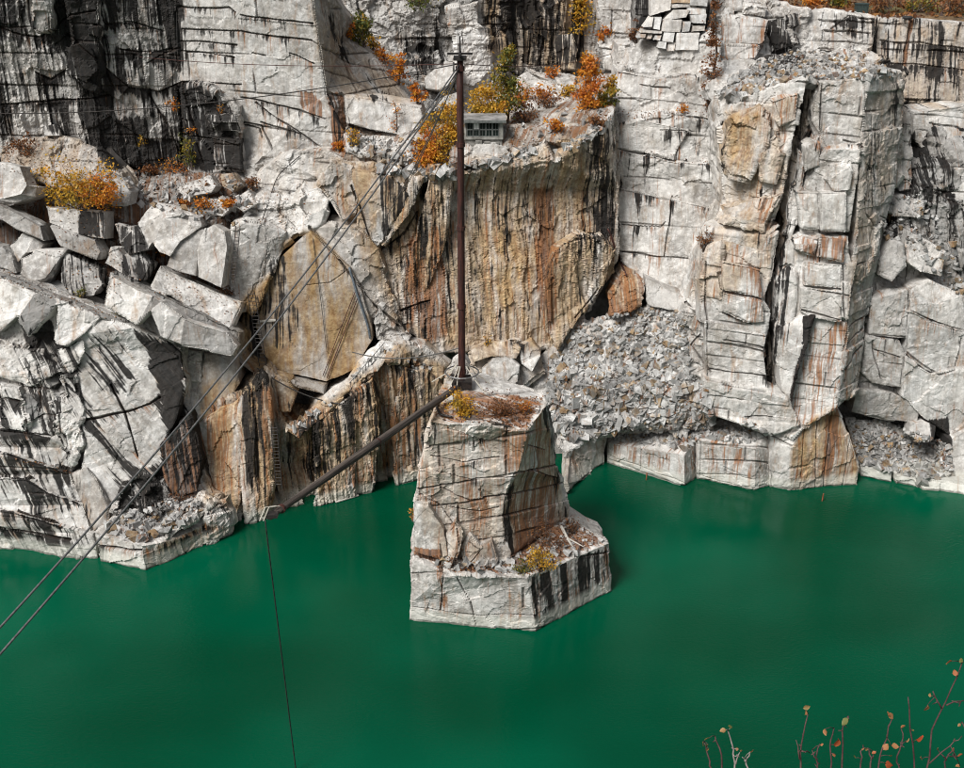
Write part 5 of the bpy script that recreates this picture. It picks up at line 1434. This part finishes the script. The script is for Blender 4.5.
# ------------------------------------------------------------------ things on the rim
l, n_, o_ = ground_at(861, 9)
crate_p = np.array(P(861, 11, 142.6))
cr = empty('crate', crate_p, 'dark green metal box standing on the rim', 'box')
M_CRATE = simple('green_metal', (.015, .028, .026), (.035, .055, .05), 3, .6)
part('body', [box(crate_p + np.array((0, 0, .25)), (.72, 0, 0), (0, .5, 0), (0, 0, .55))], M_CRATE, cr)
part('lid', [box(crate_p + np.array((0, 0, .86)), (.78, 0, 0), (0, .56, 0), (0, 0, .06))], M_CRATE, cr)
part('rib', [box(crate_p + np.array((dx, -.52, .25)), (.05, 0, 0), (0, .03, 0), (0, 0, .5)) for dx in (-.5, 0, .5)], M_CRATE, cr)
tc = np.array(P(907.5, 18.5, 140.6)) + np.array((0, 0, .12))
a = np.linspace(0, 2 * math.pi, 25)
part('tyre', tube(np.stack([tc[0] + .46 * np.cos(a), tc[1] + .46 * np.sin(a), tc[2] + 0 * a], 1), .17, 8, False), simple('rubber', (.012, .012, .012), (.03, .03, .03), 5, .8), None, True, label='black tyre lying on the edge of the rim wall', cat='tyre')

# ------------------------------------------------------------------ plants
def leaves(centers, size, rng, flat=0.0):
    n = len(centers)
    s = size * rng.uniform(.6, 1.35, n)[:, None]
    u = rng.normal(size=(n, 3)); u /= np.linalg.norm(u, axis=1, keepdims=True)
    if flat: u[:, 2] *= 1 - flat
    v = rng.normal(size=(n, 3))
    if flat: v[:, 2] *= 1 - flat
    v -= u * (u * v).sum(1, keepdims=True); v /= np.linalg.norm(v, axis=1, keepdims=True)
    V = np.stack([centers - u * s, centers + v * s * .55, centers + u * s, centers - v * s * .55], 1).reshape(-1, 3)
    i = np.arange(n)[:, None] * 4
    return V, np.concatenate([i + np.array((0, 1, 2)), i + np.array((0, 2, 3))])


def leaf_obj(name, C, size, rng, mat, parent, val=None, **kw):
    V, F = leaves(C, size, rng, kw.pop('flat', 0.0))
    me = mesh_from(name, V, F, mat)
    if val is None: val = rng.random(len(C))
    me.attributes.new('leaf', 'FLOAT', 'POINT').data.foreach_set('value', np.repeat(val, 4).astype(np.float32))
    return link(name, me, parent, **kw)


PK = [0]


def plant(label, px, py, wpx, hpx, mat, n=500, cat='shrub', name='shrub', tall=False, size=.15, off=None, group=None, Y=None, lean=0.0):
    """px, py: where it roots; wpx, hpx: spread and height in photograph pixels"""
    PK[0] += 1
    n = int(n * .8); size *= .9
    rng = np.random.default_rng(100 + PK[0])
    if Y is None:
        loc, nr, ob = ground_at(px, py)
        if loc is None: return
        base = np.array(loc)
    else:
        base = np.array(P(px, py, Y))
    sc = base[1] * 1.04 / F_PX
    W, Hh = wpx * sc / 2, hpx * sc * 1.06
    root = empty(name, base, label, cat, group)
    br, tips = [], []
    if tall:
        trunk = [base - np.array((0, 0, .2)), base + np.array((.05 * Hh + lean * .5, 0, Hh * .5)), base + np.array((lean, .1, Hh * .97))]
        br.append(tube(trunk, [.05 + Hh * .013, .04 + Hh * .008, .02], 6))
        nb = int(10 + Hh * 3)
        for k in range(nb):
            t = rng.uniform(.18, 1.0)
            p = np.array(trunk[0]) * (1 - t) + np.array(trunk[2]) * t
            a = rng.uniform(0, 6.28); L = W * (1.05 - .75 * t) * rng.uniform(.5, 1.15)
            q = p + np.array((math.cos(a) * L, math.sin(a) * L, L * rng.uniform(.2, .7)))
            br.append(tube([p, q], [.03, .012], 4, False))
            for _ in range(4): tips.append((p + (q - p) * rng.uniform(.35, 1.05), L * .28 + .08))
    else:
        ns = int(5 + W * 2.2)
        for k in range(ns):
            a = rng.uniform(0, 6.28); r = W * math.sqrt(rng.random()) * .95
            hh = Hh * (1 - .55 * (r / W) ** 2) * rng.uniform(.6, 1.05)
            q = base + np.array((math.cos(a) * r, math.sin(a) * r * .75, hh))
            m = base + (q - base) * .5 + np.array((rng.normal() * .12 * W, rng.normal() * .1 * W, -.08 * hh))
            b0_ = base + np.array((rng.normal() * .12 * W, rng.normal() * .08 * W, -.15))
            br.append(tube([b0_, m, q], [.06, .04, .018], 4, False))
            for _ in range(5):
                t = rng.uniform(.35, 1.0)
                c = b0_ * (1 - t) ** 2 + 2 * m * t * (1 - t) + q * t * t
                e = c + rng.normal(size=3) * np.array((.22, .2, .2)) * max(W, .6) * .8
                br.append(tube([c, e], [.018, .008], 3, False))
                tips.append((e, .13 * W + .07))
    part('trunk' if tall else 'stems', br, M_BARK, root)
    w_ = rng.random(len(tips)) ** 1.5 + .08
    pick = rng.choice(len(tips), n, p=w_ / w_.sum())
    C = np.array([tips[k][0] for k in pick]) + rng.normal(size=(n, 3)) * np.array([tips[k][1] for k in pick])[:, None] * np.array((1, 1, .75))
    tv = rng.random(len(tips))
    leaf_obj('crown' if tall else 'foliage', C, size, rng, mat, root, np.clip(tv[pick] * .6 + rng.random(n) * .4, 0, 1))
    return root


plant('wide orange and green shrub spreading over the hump of the bench', 80, 207, 74, 46, M_YELLOW, 2600, size=.17, Y=112)
plant('orange fringe of leaves on the right of the wide bench shrub', 102, 205, 48, 34, M_ORANGE, 1700, size=.16, Y=111.6)
plant('tall yellow larch standing behind the hut', 507, 128, 40, 70, M_GREEN, 2800, 'tree', 'larch_tree', True, size=.2, Y=124.5)
plant('bright yellow bush crowding the hut from behind', 490, 122, 40, 44, M_YELLOW, 2400, size=.19, Y=124)
plant('large golden bush between the mast and the white block', 440, 164, 46, 66, M_YELLOW, 3200, size=.18, Y=119.4)
plant('orange bush below the golden bush, left of the mast', 428, 170, 50, 46, M_ORANGE, 2600, size=.17, Y=118.4)
plant('orange bush on the boulders near the top of the shaded slab', 398, 84, 22, 34, M_ORANGE, 650, size=.2)
plant('small orange bush left of the smooth white upper boulder', 418, 104, 16, 28, M_ORANGE, 420, size=.2)
plant('yellow orange tree growing on the dark upper wall', 578, 42, 34, 38, M_YELLOW, 1000, 'tree', 'small_tree', True, size=.22)
plant('little orange bush right of the tree on the dark wall', 604, 42, 20, 20, M_ORANGE, 420, size=.2)
plant('large red orange bush above the stripped sheets', 587, 116, 40, 62, M_ORANGE, 2600, size=.2, Y=125)
plant('olive green bush beside the red orange bush', 608, 116, 24, 40, M_GREEN, 1000, size=.19, Y=125)
plant('low brown orange brush right of the hut', 528, 122, 44, 20, M_BROWN, 800, size=.16)
plant('rusty brush in front of the pale sheets behind the hut', 548, 108, 30, 14, M_BROWN, 350, size=.16)
plant('bushy red shrub at the foot of the dark upper wall', 553, 78, 16, 12, M_ORANGE, 260, size=.18)
plant('tall thin orange birch on the ledge of the layered wall', 707, 108, 22, 92, M_BROWN, 1500, 'tree', 'birch_tree', True, size=.17)
plant('reddish brush at the root of the thin birch', 707, 108, 18, 26, M_BROWN, 420, size=.15)
plant('round little orange shrub on the ledge left of the birch', 682, 113, 10, 10, M_ORANGE, 180, size=.14)
plant('brown shrub at the left end of the stacked stones', 635, 42, 14, 22, M_BROWN, 300, size=.16)
plant('dark green thicket in the hollow beside the shaded slab', 362, 46, 38, 40, M_GREEN, 1100, size=.22)
plant('red leaved bush in the hollow by the shaded slab', 350, 40, 16, 22, M_ORANGE, 300, size=.2)
plant('olive bush below the dark thicket in the hollow', 372, 50, 18, 16, M_YELLOW, 260, size=.2)
plant('green brush along the top of the upper jumble', 418, 6, 46, 16, M_GREEN, 500, size=.24)
plant('orange green shrub at the base of the black streaked corner', 192, 168, 26, 38, M_GREEN, 700, size=.15)
plant('orange spray of leaves hanging on the black corner wall', 176, 112, 14, 18, M_ORANGE, 220, size=.15)
plant('tiny orange shrub in a joint of the black corner wall', 191, 134, 12, 10, M_ORANGE, 120, size=.15)
plant('yellow tuft growing on the black wall left of the corner', 143, 144, 10, 10, M_YELLOW, 130, size=.15)
plant('little orange tuft in a joint near the ledge of the white wall', 221, 112, 10, 8, M_ORANGE, 90, size=.14)
plant('orange undergrowth on the bench under the black corner', 172, 172, 40, 9, M_ORANGE, 420, size=.13)
plant('orange bush among the rocks of the bench end', 206, 210, 22, 14, M_ORANGE, 360, size=.15)
plant('small orange bush between bench rocks near the square tan rock', 186, 204, 14, 9, M_ORANGE, 180, size=.14)
plant('orange brown bush at the foot of the white wall end', 253, 190, 14, 20, M_BROWN, 300, size=.15)
plant('yellow bush on the broken sheets below the white block', 352, 146, 20, 18, M_YELLOW, 260, size=.15)
plant('thin orange sapling in front of the white block', 396, 136, 16, 30, M_ORANGE, 180, 'tree', 'sapling', True, size=.13)
plant('golden bush beside the mast foot on the pillar top', 461, 414, 38, 30, M_YELLOW, 1500, size=.11)
plant('red brown brush covering the pillar top right of the mast', 500, 416, 56, 22, M_BROWN, 1500, size=.10)
plant('orange brush at the right corner of the pillar top', 522, 412, 24, 14, M_ORANGE, 420, size=.10)
plant('bright yellow bush on the foot of the pillar', 540, 571, 34, 32, M_YELLOW, 1100, size=.11)
plant('lime yellow bush left of the bright bush on the pillar foot', 520, 573, 18, 14, M_GREEN, 420, size=.10)
plant('red brown brush against the dark side of the pillar', 548, 548, 44, 30, M_BROWN, 1100, size=.09)
plant('dead brown tangle at the back of the pillar foot', 572, 532, 26, 22, M_BROWN, 420, size=.08)
plant('orange tuft on the water side of the pillar', 413, 520, 8, 16, M_ORANGE, 130, size=.09)
plant('brown grass clump above the pale blocks by the rubble', 686, 404, 22, 14, M_BROWN, 300, size=.12)
plant('rust coloured plants clinging left of the buttress ledge', 704, 250, 14, 34, M_BROWN, 330, size=.12)
plant('small dark fir seedling in the gully above the long slab', 120, 316, 14, 18, M_GREEN, 320, size=.11)
plant('dark green seedling by the rounded grey boulder', 82, 298, 16, 16, M_GREEN, 280, size=.11)
plant('orange tuft between the egg-shaped and faceted boulders', 163, 256, 8, 8, M_ORANGE, 110, size=.11)
plant('brown brush at the foot of the narrow ladder', 230, 296, 18, 12, M_BROWN, 260, size=.12)
plant('yellow tuft on the tan boulder beside the mast', 487, 346, 8, 14, M_YELLOW, 120, size=.11)
plant('brown brush along the ledge under the long cables', 180, 500, 26, 10, M_BROWN, 260, size=.1)
for (x, y, w_, h_, m_, t_) in ((776, 8, 26, 14, M_BROWN, 'brown bush on the rim beside the dark wall corner'), (812, 6, 24, 10, M_ORANGE, 'orange bush on the rim left of the green box'),
                               (838, 6, 22, 12, M_GREEN, 'olive bush on the rim next to the green box'), (888, 8, 34, 14, M_BROWN, 'brown bush on the rim between box and tyre'),
                               (920, 10, 36, 16, M_GREEN, 'dark bush on the rim behind the tyre'), (950, 12, 40, 18, M_BROWN, 'brown bush on the rim at the photo corner')):
    plant(t_, x, y, w_, h_, m_, 500, size=.2, Y=146)

for (x, y, w_, h_, m_, t_) in ((544, 100, 22, 18, M_ORANGE, 'orange bush on the pale sheet behind the larch'), (566, 96, 18, 14, M_YELLOW, 'yellow low bush in the middle of the pale sheets'),
                               (524, 104, 20, 26, M_ORANGE, 'orange bush touching the right side of the larch'), (598, 126, 22, 12, M_BROWN, 'brown brush at the edge above the dark column'),
                               (612, 100, 12, 30, M_YELLOW, 'golden bush against the layered wall by the olive bush'), (456, 122, 20, 30, M_YELLOW, 'yellow bush directly behind the mast, left of the hut'),
                               (384, 64, 20, 18, M_ORANGE, 'orange bush at the upper edge of the shaded slab'), (338, 152, 14, 12, M_ORANGE, 'small orange bush under the rust stained wedge'),
                               (556, 132, 22, 14, M_ORANGE, 'orange brush on the sheet near the wall edge'), (586, 70, 14, 16, M_ORANGE, 'orange bush under the tree of the dark wall'),
                               (420, 152, 26, 18, M_BROWN, 'brown brush left of the orange bush near the mast'), (150, 176, 22, 10, M_BROWN, 'brown brush behind the hump of the bench'),
                               (30, 150, 34, 10, M_BROWN, 'brown brush along the back of the hump by the photo edge'), (228, 206, 14, 10, M_ORANGE, 'orange bush by the pale flat rock')):
    plant(t_, x, y, w_, h_, m_, 420, size=.17)
# fallen leaves: thin scatter on ledges
rng = np.random.default_rng(77)
LIT = []
for poly, n in (('120,168 180,172 250,176 262,200 236,222 150,205', 700), ('346,126 420,140 440,168 350,154', 420), ('505,84 612,78 612,112 550,150 505,150', 500), ('0,145 100,150 130,200 60,200 0,168', 420),
                ('432,402 545,396 527,428 436,420', 900), ('414,550 500,566 568,520 604,540 530,574 450,571', 1000), ('105,515 200,494 205,510 142,540', 350), ('45,205 130,210 120,300 70,300', 260),
                ('160,268 240,304 232,330 110,276', 160), ('600,395 712,398 700,425 620,420', 160), ('618,108 725,112 722,122 618,118', 240), ('0,455 70,468 70,474 0,462', 160), ('240,196 330,190 300,232 244,222', 160),
                ('640,150 722,160 722,168 640,158', 100), ('0,268 52,286 130,322 100,318 0,280', 160)):
    for x, y in poly_samples(Q(poly), n, rng):
        loc, nr, ob = ground_at(x, y)
        if loc is None or nr.z < .25 or ob.name.startswith(('water', 'foliage', 'crown')): continue
        LIT.append(np.array(loc) + np.array(nr) * .06)
leaf_obj('leaf_litter', np.array(LIT), .11, rng, M_BROWN, None, flat=.6, label='rust brown fallen leaves strewn over the ledges', kind='stuff')
LIT = []
for x, y in poly_samples(Q('690,-6 730,-6 830,2 870,8 964,12 964,20 900,16 830,9'), 10, rng): pass
gx = rng.uniform(20, 66, 5200); gy = rng.uniform(141.5, 175, 5200)
for x, y in zip(gx, gy):
    ok, loc, nr, _, ob, _ = scene.ray_cast(DG, Vector((x, y, 90)), Vector((0, 0, -1)))
    if ok and loc.z > 46: LIT.append(np.array(loc) + np.array((0, 0, .18)))
leaf_obj('grass', np.array(LIT), .34, rng, M_BROWN, None, label='brown autumn grass along the quarry rim', kind='stuff')

# ------------------------------------------------------------------ rim below the camera and the twigs growing on it
def rim():
    xs = np.linspace(-9, 9, 60); ys = np.linspace(-6, 2.3, 26)
    X, Y = np.meshgrid(xs, ys, indexing='ij')
    p = np.stack([X.ravel(), Y.ravel(), np.full(X.size, 57.0)], 1)
    p[:, 2] += .12 * fbm(p * .9, 5, 3) - np.clip(p[:, 1] - 1.7, 0, 1) ** 2 * 2
    q = np.arange(X.size).reshape(X.shape)
    F = np.stack([q[:-1, :-1], q[1:, :-1], q[1:, 1:], q[:-1, 1:]], -1).reshape(-1, 4)
    edge = q[:, -1]; n0 = len(p)
    p = np.concatenate([p, p[edge] + np.array((0, .2, -4)), p[edge] + np.array((0, 1.5, -62))])
    k = len(edge)
    F2 = [(edge[i], edge[i + 1], n0 + i + 1, n0 + i) for i in range(k - 1)] + [(n0 + i, n0 + i + 1, n0 + k + i + 1, n0 + k + i) for i in range(k - 1)]
    link('ground', mesh_from('ground', p, np.concatenate([F, np.array(F2)]), simple('rim_soil', (.05, .04, .025), (.16, .12, .07), 2, .95)), None, 'soil and rock of the near quarry rim', kind='structure')


rim()
M_TWIG = simple('twig_bark', (.035, .014, .014), (.10, .05, .045), 30, .7, 0, .3, (1, 1, 1), .002)
M_TWIGPALE = simple('twig_pale', (.16, .13, .12), (.30, .26, .24), 30, .7, 0, .3, (1, 1, 1), .002)
M_TLEAF = leaf_mat('twig_leaf', [(.38, .06, .015), (.42, .17, .07), (.36, .22, .09), (.14, .17, .05)])
TY = 2.75


def tleaf(c, s, rng):
    """one curled oval leaf"""
    u = rng.normal(size=3); u[1] *= .4; u /= np.linalg.norm(u)
    v = rng.normal(size=3); v -= u * (u @ v); v /= np.linalg.norm(v); w_ = np.cross(u, v)
    V, F = [], []
    prof = [(0, .03), (.2, .30), (.45, .40), (.75, .26), (1, .02)]
    for t, wd in prof:
        for sgn in (-1, 0, 1):
            V.append(np.array(c) + s * (u * t + v * wd * sgn + w_ * (.16 * abs(sgn) - .25 * (t - .4) ** 2)))
    for i in range(4):
        for j in range(2):
            a = i * 3 + j
            F += [(a, a + 1, a + 4), (a, a + 4, a + 3)]
    return np.array(V), np.array(F, np.int64)


def twig(label, stems, lv, pale=False, dy=0.0):
    rng = np.random.default_rng(len(label) + int(stems[0][0][0]))
    Y = TY + dy
    b = P(stems[0][0][0], stems[0][0][1], Y)
    root = empty('twig', (b[0], 2.25, 57.0), label, 'twig')
    tb, allp = [], []
    for k, st in enumerate(stems):
        pts = [np.array(P(x, y, Y + .02 * q)) for q, (x, y) in enumerate(st)]
        if k == 0: pts = [np.array((pts[0][0] + .03, 2.25, 57.0)), (pts[0] * .55 + np.array((pts[0][0] + .02, 2.35, 57.0)) * .45)] + pts
        P2 = []
        for a, b_ in zip(pts[:-1], pts[1:]):
            for t in (0, .33, .66): P2.append(a + (b_ - a) * t + rng.normal(size=3) * .0022)
        P2.append(pts[-1])
        r0 = .0042 if k == 0 else .0027
        tb.append(tube(P2, list(np.linspace(r0, r0 * .5, len(P2))), 6)); allp += P2[2:]
        for t in rng.integers(1, len(P2) - 1, 3):           # buds
            tb.append(tube([P2[t], P2[t] + rng.normal(size=3) * .006], [.003, .001], 4))
    for (x, y, s, cval) in lv:                              # leaf stalks
        c = np.array(P(x, y, Y + .01)); q = min(allp, key=lambda a_: np.linalg.norm(a_ - c))
        tb.append(tube([q, (q + c) / 2 + np.array((0, 0, .004)), c], [.0016, .0013, .001], 4))
    part('stem', tb, M_TWIGPALE if pale else M_TWIG, root, True)
    for (x, y, s, cval) in lv:
        V, F = tleaf(P(x, y, Y + .01), s * .8 * Y * 1.3 / F_PX, rng)
        me = mesh_from('leaf', V, F, M_TLEAF, True)
        me.attributes.new('leaf', 'FLOAT', 'POINT').data.foreach_set('value', np.full(len(V), cval, np.float32))
        link('leaf', me, root)


twig('leftmost twig at the bottom edge with two curled leaves', [[(712, 770), (709, 755), (704, 742)]], [(703, 742, 5, .6), (708, 745, 7, .9), (708, 748, 5, .5)])
twig('short bare twig second from the left at the bottom edge', [[(723, 770), (720, 748), (715, 736)]], [(709, 738, 7, .8)])
twig('pale forked twig with a leaf at its tip', [[(735, 770), (733, 748), (728, 731)], [(735, 765), (740, 752)]], [(726, 730, 8, .6), (730, 729, 7, .95), (738, 750, 5, .4), (741, 752, 4, .5)], True)
twig('dark upright twig with one brown green leaf on top', [[(800, 770), (801, 745), (808, 714)], [(800, 758), (796, 740)], [(802, 752), (810, 753)]], [(803, 708, 9, .75), (806, 711, 7, .45)])
twig('thin twig with a pink tip leaf and a red leaf lower down', [[(831, 770), (830, 745), (834, 728)]], [(825, 729, 8, .4), (835, 746, 12, .1), (836, 755, 6, .3)])
twig('slender twig with an olive leaf hanging at its right', [[(843, 770), (844, 730), (848, 716)]], [(849, 719, 12, .95)])
twig('short twig with a small pale leaf', [[(860, 770), (861, 755), (863, 745)]], [(864, 748, 6, .5), (855, 758, 5, .9)])
twig('twig with a cluster of pinkish leaves along its length', [[(878, 770), (882, 748), (893, 717)]], [(888, 716, 8, .4), (893, 719, 9, .5), (891, 746, 10, .45), (883, 750, 10, .4), (890, 756, 7, .85), (886, 764, 12, .05)])
twig('straight twig beside the orange leaf', [[(916, 770), (911, 730), (908, 697)]], [(916, 740, 12, .0), (912, 731, 4, .9)], False, .1)
twig('tall branching twig reaching highest at the corner', [[(927, 770), (932, 730), (946, 702), (962, 663)], [(941, 708), (933, 691)], [(947, 705), (968, 700)], [(930, 764), (950, 745), (962, 736)]],
     [(952, 661, 9, .4), (960, 660, 8, .95), (956, 676, 8, .25), (924, 710, 10, .5), (930, 697, 5, .6), (921, 759, 8, .5), (960, 766, 6, .4)])
twig('bare forked twig between the upright twig and the thin twig', [[(818, 772), (816, 758), (820, 744)], [(817, 760), (812, 750)]], [(820, 745, 5, .3)])
twig('low twig right of the short pale leaf', [[(870, 772), (871, 758), (868, 748)], [(871, 760), (876, 752)]], [(876, 752, 6, .2), (867, 748, 5, .7)])
twig('crooked twig crossing behind the leaf cluster', [[(900, 772), (897, 756), (903, 738), (901, 728)], [(899, 748), (906, 741)]], [(901, 728, 6, .35), (906, 742, 6, .55)], False, .15)
twig('low tangle of fine twigs at the corner', [[(944, 772), (946, 758), (954, 748)], [(946, 760), (938, 750)], [(948, 756), (958, 757)]], [(954, 748, 6, .2), (938, 750, 5, .8), (958, 757, 7, .1)], False, .08)
twig('pale low twig near the left group', [[(748, 772), (746, 760), (750, 752)], [(746, 763), (742, 757)]], [(750, 752, 5, .5)], True)
twig('bare twig at the very corner of the photo', [[(972, 770), (968, 740), (962, 722)]], [(961, 724, 5, .5)])
